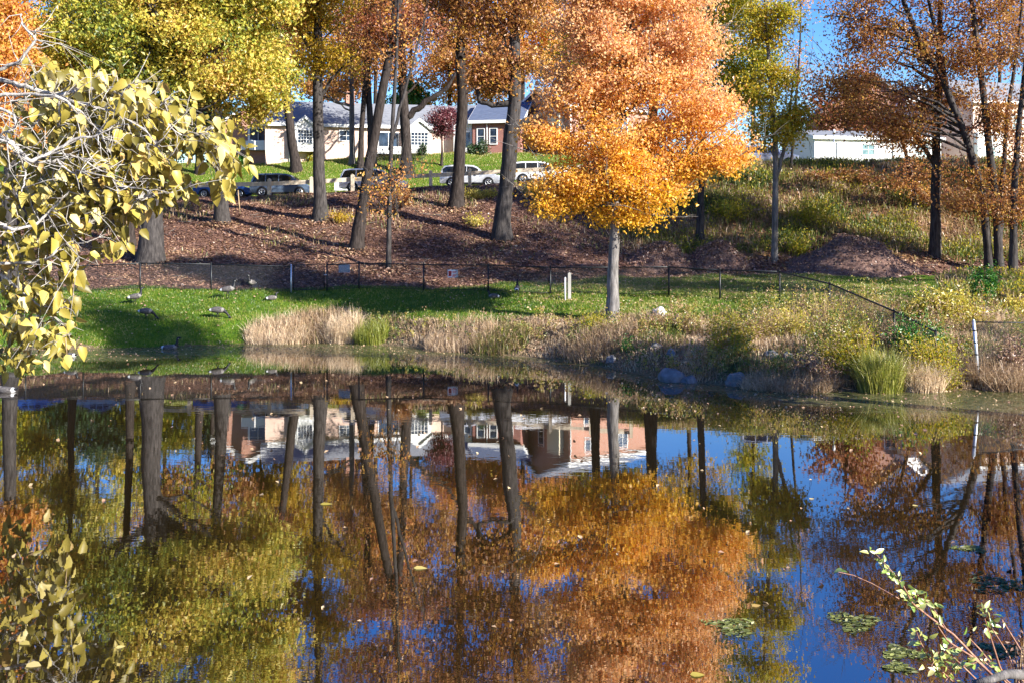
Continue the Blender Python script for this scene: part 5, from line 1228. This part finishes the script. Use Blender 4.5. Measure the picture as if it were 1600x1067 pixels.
def face_mx(face, w, dp, u, v):
    """placement matrix on a wall of a w x dp block (front = -y)"""
    if face == 'front': return Matrix(((1, 0, 0, u), (0, -1, 0, -dp / 2), (0, 0, 1, v), (0, 0, 0, 1)))
    if face == 'right': return Matrix(((0, 1, 0, w / 2), (1, 0, 0, u), (0, 0, 1, v), (0, 0, 0, 1)))
    if face == 'left': return Matrix(((0, -1, 0, -w / 2), (1, 0, 0, u), (0, 0, 1, v), (0, 0, 0, 1)))

def gable_block(t, w, dp, h, rh, wall, roof, axis='x', ov=.35, off=(0, 0), base=-1.2, trim='white', names=('wall', 'roof')):
    """walls with gable ends and a thick two-slope roof; ridge along axis"""
    ox, oy = off; m = MB()
    if axis == 'x':
        prof = [(oy - dp / 2, base), (oy + dp / 2, base), (oy + dp / 2, h), (oy, h + rh), (oy - dp / 2, h)]; m.prism(prof, 0, ox - w / 2, ox + w / 2)
    else:
        prof = [(ox - w / 2, base), (ox + w / 2, base), (ox + w / 2, h), (ox, h + rh), (ox - w / 2, h)]; m.prism(prof, 1, oy - dp / 2, oy + dp / 2)
    m.build(names[0], M[wall], t)
    half = (dp if axis == 'x' else w) / 2; sl = rh / half; e = half + ov; th = .16
    m = MB()
    for s in (-1, 1):
        pr = [(0, h + rh + .004), (s * e, h - sl * ov + .004), (s * e, h - sl * ov + th), (0, h + rh + th)]
        if axis == 'x': m.prism([(oy + a, b) for a, b in pr], 0, ox - w / 2 - ov, ox + w / 2 + ov)
        else: m.prism([(ox + a, b) for a, b in pr], 1, oy - dp / 2 - ov, oy + dp / 2 + ov)
    rf = m.build(names[1], M[roof], t)
    m = MB()   # white bargeboards and fascia
    for s in (-1, 1):
        pr = [(0, h + rh - .16), (s * e, h - sl * ov - .16), (s * e, h - sl * ov + th - .02), (0, h + rh + th - .02)]
        for end in (-1, 1):
            if axis == 'x':
                a0 = ox + end * (w / 2 + ov); m.prism([(oy + a, b) for a, b in pr], 0, a0 + .001 * end, a0 + end * .05)
            else:
                a0 = oy + end * (dp / 2 + ov); m.prism([(ox + a, b) for a, b in pr], 1, a0 + .001 * end, a0 + end * .05)
        z_ = h - sl * ov
        if axis == 'x': m.box(ox - w / 2 - ov, ox + w / 2 + ov, oy + s * e + (.001 if s > 0 else -.06), oy + s * e + (.06 if s > 0 else -.001), z_ - .16, z_ + th - .03)
        else: m.box(ox + s * e + (.001 if s > 0 else -.06), ox + s * e + (.06 if s > 0 else -.001), oy - dp / 2 - ov, oy + dp / 2 + ov, z_ - .16, z_ + th - .03)
    m.build('fascia', M[trim], rf)
    return rf

def downspout(t, x, y, h):
    m = MB(); m.tube([(x, y, .0), (x, y, h - .3), (x, y + .2, h - .05)], .05, n=6); m.build('downspout', M['white'], t)

def houses():
    s = 96.0 / F
    # A: long brick bungalow, sun glare put into the brick colour, white gabled bays
    d = 97.0; x = X(560, d); z = Z(257, 93.5)
    A = thing('brick_house', 'long sunlit brick house with white gabled bays beyond the left cars', 'house', (x, d, z), R(13))
    w, dp, h, rh = 17.5, 8.0, 3.7, 2.3
    gable_block(A, w, dp, h, rh, 'brick_sunlit', 'roof')
    for u, ww in ((-5.2, 1.9), (5.3, 2.2)):
        gable_block(A, ww, 1.0, 3.3, .85, 'white', 'roof', axis='y', ov=.15, off=(u, -dp / 2 - .49), base=1.0, names=('bay', 'bay_roof'))
        Mx = Matrix(((1, 0, 0, u), (0, -1, 0, -dp / 2 - .99), (0, 0, 1, 2.35), (0, 0, 0, 1))); window(A, Mx, ww - .65, 1.15, 5, 4)
    m = MB(); m.box(1.4, 3.6, -dp / 2 - .9, -dp / 2 - .004, .9, 1.6); m.build('window_box', M['white'], A)
    window(A, Matrix(((1, 0, 0, 2.5), (0, -1, 0, -dp / 2), (0, 0, 1, 2.3), (0, 0, 0, 1))), 1.8, 1.3, 2, 1)
    window(A, Matrix(((1, 0, 0, -1.4), (0, -1, 0, -dp / 2), (0, 0, 1, 2.6), (0, 0, 0, 1))), 1.2, .9, 2, 2)
    downspout(A, -6.6, -dp / 2 - .08, h)
    m = MB(); m.box(-1.2, -.4, -.4, .4, h + rh - .6, h + rh + 1.1); m.box(-1.28, -.32, -.48, .48, h + rh + 1.1, h + rh + 1.25); m.build('chimney', M['brick'], A)
    # A2: shaded gabled wing at the left
    d = 96.0; x = X(402, d); z = Z(262, 93.5)
    B = thing('brick_house', 'left brick wing with a front gable and a white window bay behind the oak leaves', 'house', (x, d, z), R(4))
    w2, dp2 = 6.3, 7.0; gable_block(B, w2, dp2, 3.7, 2.0, 'brick', 'roof', axis='y')
    m = MB(); m.box(-.7, 2.1, -dp2 / 2 - .7, -dp2 / 2 - .004, 1.5, 2.35); m.build('window_box', M['white'], B)
    window(B, Matrix(((1, 0, 0, .8), (0, -1, 0, -dp2 / 2 - .4), (0, 0, 1, 2.95), (0, 0, 0, 1))), 1.5, 1.1, 2, 1)
    m = MB(); m.box(-.15, 1.8, -dp2 / 2 - .39, -dp2 / 2 - .003, 2.35, 3.6); m.build('bay', M['white'], B)
    downspout(B, w2 / 2 - .15, -dp2 / 2 - .08, 3.7)
    m = MB(); m.tube([(-1.8, -dp2 / 2 - 1.0, 0), (-1.8, -dp2 / 2 - 1.0, 2.6)], .04, n=6); m.tube([(-1.8, -dp2 / 2 - 1.0, 2.6), (-2.6, -dp2 / 2 - 1.0, 2.6)], .04, n=6)
    m.build('handrail', M['black'], B)
    # B: dark brick wing with blue shade put into the roof colour, white entry
    d = 97.0; x = X(757, d); z = Z(243, 93.5)
    Bw = thing('brick_house', 'shaded red brick wing with blue-shaded roof and white entry door', 'house', (x, d, z), R(-12))
    w3, dp3, h3 = 8.6, 7.0, 2.9; gable_block(Bw, 4.6, dp3, h3 + .4, 1.9, 'brick_dark', 'roof_blue_shade', axis='x', off=(2.0, 0))
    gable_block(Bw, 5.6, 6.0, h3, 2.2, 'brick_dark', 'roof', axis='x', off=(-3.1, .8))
    for u in (.5, 1.7, 3.2): window(Bw, Matrix(((1, 0, 0, u), (0, -1, 0, -dp3 / 2), (0, 0, 1, 1.75), (0, 0, 0, 1))), .62, 1.4, 1, 2)
    m = MB(); m.box(-2.2, -.4, -dp3 / 2 + .15, -dp3 / 2 + 1.2, -.4, 3.0); m.build('porch', M['white'], Bw)
    m = MB(); m.box(-1.9, -1.15, -dp3 / 2 + .09, -dp3 / 2 + .149, .15, 2.2); m.box(-.95, -.6, -dp3 / 2 + .09, -dp3 / 2 + .149, .8, 2.2)
    m.build('door', M['glass'], Bw)
    window(Bw, Matrix(((1, 0, 0, -4.4), (0, -1, 0, -2.2), (0, 0, 1, 1.5), (0, 0, 0, 1))), 1.7, 1.1, 1, 1)
    downspout(Bw, 1.1, -dp3 / 2 - .08, h3 + .3); downspout(Bw, -5.3, -2.28, h3)
    # C: two-storey brick house standing corner on
    d = 97.5; s = F / 93.0; x = X(905, d); z = Z(258, 92)
    Cc = thing('brick_house', 'two-storey red brick house standing corner-on behind the maple', 'house', (x, d, z), R(32))
    w4, dp4, h4 = 9.2, 9.6, 5.5; gable_block(Cc, w4, dp4, h4, 2.0, 'brick', 'roof', axis='x')
    for (fc, u, v, ww, hh, nx, ny) in [('front', 1.3, 3.9, 1.6, 1.2, 3, 2), ('front', -2.2, 3.9, 1.2, 1.2, 2, 2), ('front', 2.4, 1.4, 1.0, 1.5, 2, 2), ('front', -2.4, 1.2, 1.0, 1.6, 2, 2), ('left', -2.6, 3.7, 1.1, 1.5, 2, 2), ('left', -.2, 3.7, .8, 1.4, 1, 2),
                                       ('left', 2.6, 3.7, 1.1, 1.5, 2, 2), ('left', 1.2, 1.2, 1.1, 1.5, 2, 2)]:
        window(Cc, face_mx(fc, w4, dp4, u, v), ww, hh, nx, ny)
    m = MB(); m.box(-w4 / 2 - .5, -w4 / 2 - .004, -3.9, -1.9, 2.3, 4.7); m.build('bay', M['cream'], Cc)
    downspout(Cc, -w4 / 2 + .1, -dp4 / 2 - .08, h4)
    # D1: low white building on the right hilltop
    d = 90.0; x = X(1345, d); z = Z(259, 86.5)
    D = thing('white_building', 'long low white building on the right hilltop behind the rusty branches', 'building', (x, d, z), R(10))
    gable_block(D, 12.0, 6.0, 2.45, .7, 'white', 'roof', ov=.25)
    for u in (-3.4, 1.9):
        m = MB(); m.box(u - .55, u + .55, -3.09, -3.004, .05, 2.0); m.build('door', M['white'], D)
    window(D, Matrix(((1, 0, 0, -1.0), (0, -1, 0, -3.0), (0, 0, 1, 1.4), (0, 0, 0, 1))), 1.1, .9, 2, 2, glass='glass_teal')
    window(D, Matrix(((1, 0, 0, 4.2), (0, -1, 0, -3.0), (0, 0, 1, 1.4), (0, 0, 0, 1))), 1.1, .9, 2, 2, glass='glass_teal')
    # D2: tall brick gable behind
    d = 103.0; x = X(1345, d); z = h1(x, d)
    E = thing('brick_house', 'tall brick house with a steep grey gable behind the low white building', 'house', (x, d, z), R(-6))
    gable_block(E, 9.5, 9.0, 6.2, 3.7, 'brick', 'roof', axis='y', trim='roof')
    window(E, Matrix(((1, 0, 0, 1.8), (0, -1, 0, -4.5), (0, 0, 1, 5.2), (0, 0, 0, 1))), 1.1, 1.5, 2, 2)
    window(E, Matrix(((1, 0, 0, -1.8), (0, -1, 0, -4.5), (0, 0, 1, 5.2), (0, 0, 0, 1))), 1.1, 1.5, 2, 2)
    d = 100.0; x = X(1412, d); z = h1(x, d)
    G = thing('white_gable_house', 'white gabled house front beside the tall brick gable', 'house', (x, d, z), R(14))
    gable_block(G, 3.4, 5.0, 7.0, 1.5, 'white', 'roof', axis='y')
    window(G, Matrix(((1, 0, 0, .0), (0, -1, 0, -2.5), (0, 0, 1, 4.6), (0, 0, 0, 1))), 1.2, 1.4, 2, 3, glass='glass_teal')
    # D3: peach building at right edge
    d = 96.0; x = X(1548, d); z = h1(x, d)
    Hh = thing('brick_house', 'sunlit peach brick house at the right edge with a white lower front', 'house', (x, d, z), R(16))
    gable_block(Hh, 11.0, 8.0, 6.2, 2.2, 'brick_sunlit', 'roof', axis='x')
    m = MB(); m.box(-5.4, -2.6, -4.5, -4.004, -.8, 3.2); m.build('bay', M['white'], Hh)
    window(Hh, Matrix(((1, 0, 0, -4.0), (0, -1, 0, -4.5), (0, 0, 1, 1.2), (0, 0, 0, 1))), .9, 1.2, 3, 4, glass='glass_teal')
    for u in (-.6, 2.2, 4.2): window(Hh, Matrix(((1, 0, 0, u), (0, -1, 0, -4.0), (0, 0, 1, 4.2), (0, 0, 0, 1))), 1.0, 1.5, 2, 2, glass='glass_teal')
    # picket fence and lamp post on the hilltop
    d = 84.0; x = X(1290, d); z = h1(x, d)
    pf = thing('picket_fence', 'short white picket fence on the hilltop in front of the white building', 'fence', (x, d, z))
    m = MB()
    for k in range(-7, 8): m.prism([(k * .16 - .045, .05), (k * .16 + .045, .05), (k * .16 + .045, .9), (k * .16, 1.0), (k * .16 - .045, .9)], 1, -.012, .012)
    m.build('picket', M['white'], pf)
    m = MB(); m.box(-1.25, 1.25, .013, .05, .2, .28); m.box(-1.25, 1.25, .013, .05, .65, .73); m.build('rail', M['white'], pf)
    for sx in (-1.2, 1.2):
        m = MB(); m.box(sx - .05, sx + .05, .051, .15, -.2, 1.0); m.build('post', M['white'], pf)
    d = 82.5; x = X(1303, d); z = h1(x, d)
    lp = thing('lamp_post', 'slim lamp post on the hilltop in front of the low white building', 'street lamp', (x, d, z))
    m = MB(); m.tube([(0, 0, -.2), (0, 0, .3), (0, 0, 2.9)], [.07, .06, .045], n=8); m.build('pole', M['galv'], lp)
    m = MB(); m.tube([(0, 0, 2.9), (0, 0, 3.0), (0, 0, 3.25), (0, 0, 3.33)], [.06, .11, .13, .03], n=8); m.build('lantern', M['sign_white'], lp)
    # dark trim fence of the left: blue parked shape beyond is the road
houses()

# ------------------------------------------------------------------ things floating on the pond
def water_pt(px, py): d = ZC * F / (py - YH); return X(px, d), d
def floating_leaf(label, px, py, wpx, tint, seed):
    x, d = water_pt(px, py); g = np.random.default_rng(seed); s = wpx * d / F
    a = g.uniform(-.5, .5); A = np.array([[math.cos(a), math.sin(a), .0]]); 
    o = big_leaves(np.array([[x - s / 2, d, .012]]), A, np.array([[.05, -.1, 1.0]]), [s], [tint], 'floating_leaf', M['l_catalpa'], None, (x, d, .008), curl=.03, fold=.05, wid=.9)
    return tag(o, label, 'leaf', 'single leaves floating on the pond')
floating_leaf('yellow leaf floating alone in the middle of the dark reflections', 657, 888, 22, .8, 1)
floating_leaf('large pale leaf floating near the lower left corner', 55, 1038, 26, .95, 2)
floating_leaf('yellow leaf floating above the large pale one, lower left', 42, 1004, 20, .75, 3)
floating_leaf('small yellow leaf floating right of the lower left leaf pair', 188, 1013, 14, .85, 4)
floating_leaf('tiny white leaf floating on the blue sky reflection', 1269, 780, 9, .95, 5)
floating_leaf('yellow leaf floating near the bottom centre right', 1090, 1055, 24, .7, 6)
floating_leaf('pale leaf floating on the reflected straight trunk', 510, 788, 20, .6, 7)
floating_leaf('small pale leaf on the reflected thicket at the right', 1430, 790, 9, .95, 8)
floating_leaf('brownish curled leaf on the reflected maple edge', 1183, 948, 16, 1.0, 9)
g = np.random.default_rng(77)
n = 1500; x = g.uniform(-22, 18, n); s_ = np.interp(x, SX, SY); y = s_ - np.abs(g.normal(0, 2.6, n)); k = (y > 9) & (np.abs(x) < .53 * y); P = np.stack([x[k], y[k], np.full(k.sum(), .004)], 1)
leaf_litter(P, .075, g, 'floating_leaves', M['l_fallen'], 'tiny tan leaves and specks floating near the far shore', tint=g.normal(.75, .2, k.sum()), lift=.006)
n = 260; P = np.stack([g.uniform(-12, 12, n), g.uniform(12, 38, n), np.full(n, .004)], 1); P = P[np.abs(P[:, 0]) < .5 * P[:, 1]]
leaf_litter(P, .09, g, 'open_water_specks', M['l_fallen'], 'sparse leaf specks drifting on the open water', tint=g.normal(.85, .15, len(P)), lift=.006)

M['l_weed'] = leaf_mat('pond_weed', [(0, (.03, .04, .01)), (.45, (.13, .15, .03)), (.8, (.30, .32, .08)), (1, (.52, .48, .26))], .2, .08)
def algae(label, px, py, wpx, hpx, seed):
    x, d = water_pt(px, py); g = np.random.default_rng(seed); w = wpx * d / F / 2; dd = hpx / 2 * d / ((py - YH)) 
    n = 420; a = g.uniform(0, 6.283, n); q = np.sqrt(g.random(n)); rr = 1 + .35 * np.sin(3 * a + seed) + .2 * np.sin(5 * a)
    P = np.stack([x + q * np.cos(a) * w * rr, d + q * np.sin(a) * dd * rr, g.uniform(-.006, .012, n)], 1)
    az = g.normal(0, .5, n); A = np.stack([np.cos(az), np.sin(az), g.normal(.05, .12, n)], 1)
    o = big_leaves(P, unit(A), unit(np.stack([g.normal(0, .2, n), g.normal(0, .2, n), np.ones(n)], 1)), g.uniform(.03, .10, n), np.clip(g.normal(.5, .25, n), 0, 1), 'pond_weed_mat', M['l_weed'], None, (x, d, 0), curl=.1, fold=.1, wid=.5)
    return tag(o, label, 'pond weed', 'mats of weed on the near water')
algae('pond weed mat floating left of the rose shoots', 1330, 972, 60, 30, 1)
algae('long pond weed mat at the right edge beside the upper rose leaves', 1560, 912, 100, 26, 2)
algae('pond weed mat just left of the lower rose leaves', 1405, 1020, 58, 18, 3)
algae('small pond weed mat near the bottom of the blue reflection', 1400, 1043, 40, 14, 4)
algae('thin pond weed mat above the rose shoots', 1512, 857, 40, 9, 5)
algae('olive weed mat below the reflected maple', 1140, 978, 60, 28, 6)
algae('thin weed mat behind the right rose stem', 1560, 1015, 60, 22, 7)

# rose shoots on the near bank
def rose():
    d0 = 7.0; bx = X(1590, d0); base = (bx, d0 - .3, h1(bx, d0 - .3)); g = np.random.default_rng(21)
    t = thing('rose_bush', 'arching rose shoots with pale green leaflets in the lower right corner', 'plant', base)
    canes = [([(1600, 1110, 7), (1558, 1062, 6), (1500, 1000, 5), (1450, 962, 4.2), (1418, 935, 3.6), (1402, 905, 3), (1384, 882, 2.4), (1372, 868, 1.8)], 7.0, .45),
             ([(1405, 935, 2.2), (1370, 918, 1.9), (1340, 905, 1.6), (1306, 893, 1)], 7.0, .98),
             ([(1600, 1100, 6), (1530, 1035, 4.6), (1490, 1010, 3.8), (1466, 978, 3), (1462, 965, 2)], 6.8, .9),
             ([(1590, 1100, 6), (1571, 1050, 5), (1556, 1000, 4), (1538, 962, 3), (1532, 945, 2)], 7.3, .82),
             ([(1590, 1090, 5), (1562, 1050, 4.2), (1540, 1022, 3.6), (1516, 998, 2.4)], 7.1, .99),
             ([(1560, 1095, 5), (1500, 1036, 3.4), (1468, 1038, 3), (1458, 1050, 2.2)], 6.9, .3),
             ([(1500, 1075, 4), (1462, 1040, 3), (1446, 1010, 2.6), (1432, 985, 2)], 6.9, .1),
             ([(1600, 1085, 4), (1545, 1040, 3), (1500, 1052, 2.4), (1478, 1066, 1.6)], 6.9, .2), ([(1595, 1075, 4), (1585, 1030, 3.2), (1560, 990, 2.6), (1548, 975, 1.6)], 7.15, .7),
             ([(1480, 985, 3), (1462, 950, 2.4), (1440, 935, 1.8), (1425, 938, 1.4)], 7.0, .3), ([(1530, 1035, 3), (1500, 1018, 2.4), (1476, 1025, 1.8), (1455, 1045, 1.2)], 6.85, .1),
             ([(1610, 1040, 5), (1590, 1000, 4), (1575, 975, 3), (1568, 972, 2)], 7.4, .97)]
    m = MB(); P = []; A = []
    for pts, d, t0 in canes:
        W = np.array([(X(a, d), d + .1 * math.sin(i), Z(b, d), w * .39 * d / F) for i, (a, b, w) in enumerate(pts)])
        q = np.linspace(0, 1, len(W)); qq = np.linspace(0, 1, len(W) * 4); WW = np.stack([np.interp(qq, q, W[:, k]) for k in range(4)], 1)
        m.tube(WW[:, :3], WW[:, 3], n=7)
        L = np.linalg.norm(np.diff(WW[:, :3], axis=0), axis=1).sum()
        for u in np.arange(t0, 1.0, .055 / max(L, .2)):
            p = np.array([np.interp(u, qq, WW[:, k]) for k in range(3)])
            for k in range(int(g.integers(2, 5))): 
                P.append(p + g.normal(0, .022, 3)); A.append(unit(np.array([g.normal(0, .8), g.normal(-.1, .6), g.normal(.25, .55)])))
    m.build('cane', M['stem_red'], t, loc=base)
    P = np.array(P); A = np.array(A); n = len(P); Nn = unit(np.stack([g.normal(.3, .5, n), g.normal(-.6, .5, n), g.normal(.6, .5, n)], 1))
    big_leaves(P, A, Nn, g.uniform(.04, .078, n), np.clip(g.normal(.6, .22, n), 0, 1), 'foliage', M['l_rose'], t, base, wid=.62)
    # pale log and dry stalks
    m = MB(); d = 6.6; m.tube([(X(1520, d), d, Z(1066, d)), (X(1548, d), d, Z(1061, d)), (X(1585, d), d + .1, Z(1063, d)), (X(1640, d), d + .2, Z(1075, d))], [.018, .024, .03, .035], n=9)
    o = m.build('driftwood_branch', M['bark_grey'], loc=(X(1550, d), d, Z(1064, d))); tag(o, 'pale bare branch end at the bottom edge under the rose shoots', 'branch')
    g2 = np.random.default_rng(8); n = 420; d = 7.0
    x = X(1520, d) + g2.normal(.1, .4, n); yy = d - .25 + g2.normal(0, .3, n); PP = np.stack([x, yy, H(x, yy)], 1)
    o = blades(PP, g2.uniform(.15, .55, n), .004, .55, g2.normal(.65, .2, n), 'dry_stalks', M['g_straw'], g2, loc=(X(1500, d), d, 1)); tag(o, 'wispy dry grass stalks at the bottom right among the rose canes', 'grass clump')
    shrub('brown seedhead weed at the right edge beside the rose shoots', 1598, 1030, [(1596, 1015, 12, 22, 14)], 'l_fallen', .03, 26, 240, d=7.2, tipr=.03)
rose()

# ------------------------------------------------------------------ light, sky, camera
SUN_EL = R(26); SUN_AZ = R(56)       # azimuth measured from straight behind the camera towards the right
sd = Vector((math.sin(SUN_AZ) * math.cos(SUN_EL), -math.cos(SUN_AZ) * math.cos(SUN_EL), math.sin(SUN_EL)))
sun = bpy.data.lights.new('sun', 'SUN'); sun.energy = 5.0; sun.angle = R(.5); sun.color = (1.0, .95, .87)
so = bpy.data.objects.new('sun', sun); C.objects.link(so); so.rotation_euler = (-sd).to_track_quat('-Z', 'Y').to_euler(); so.location = (30, -20, 40)
w = bpy.data.worlds.new('World'); bpy.context.scene.world = w; w.use_nodes = True
nt = w.node_tree; bg = nt.nodes['Background']; sky = nt.nodes.new('ShaderNodeTexSky'); sky.sky_type = 'NISHITA'; sky.sun_disc = False
sky.sun_elevation = SUN_EL; sky.sun_rotation = math.atan2(sd.x, sd.y); sky.air_density = 1.0; sky.dust_density = .4; sky.ozone_density = 3.0
hs = nt.nodes.new('ShaderNodeHueSaturation'); hs.inputs['Saturation'].default_value = 1.42; hs.inputs['Hue'].default_value = .519
nt.links.new(sky.outputs[0], hs.inputs['Color']); nt.links.new(hs.outputs[0], bg.inputs[0]); bg.inputs[1].default_value = .10

cam = bpy.data.cameras.new('camera'); co = bpy.data.objects.new('camera', cam); C.objects.link(co)
co.location = (0, 0, ZC); co.rotation_euler = (R(90), 0, 0); cam.lens = 35.0 * F / (1600 * 35 / 36); cam.sensor_width = 36
cam.shift_y = -(533.5 - YH) / 1600; cam.clip_end = 3000; cam.clip_start = .1
sc = bpy.context.scene; sc.camera = co
sc.view_settings.view_transform = 'Standard'; sc.view_settings.look = 'None'; sc.view_settings.gamma = 1; sc.view_settings.exposure = 1.5
sc.render.engine = 'CYCLES'; cy = sc.cycles
cy.max_bounces = 6; cy.diffuse_bounces = 3; cy.glossy_bounces = 3; cy.transmission_bounces = 4; cy.transparent_max_bounces = 4
cy.caustics_reflective = False; cy.caustics_refractive = False; cy.sample_clamp_indirect = 6
cy.use_denoising = True
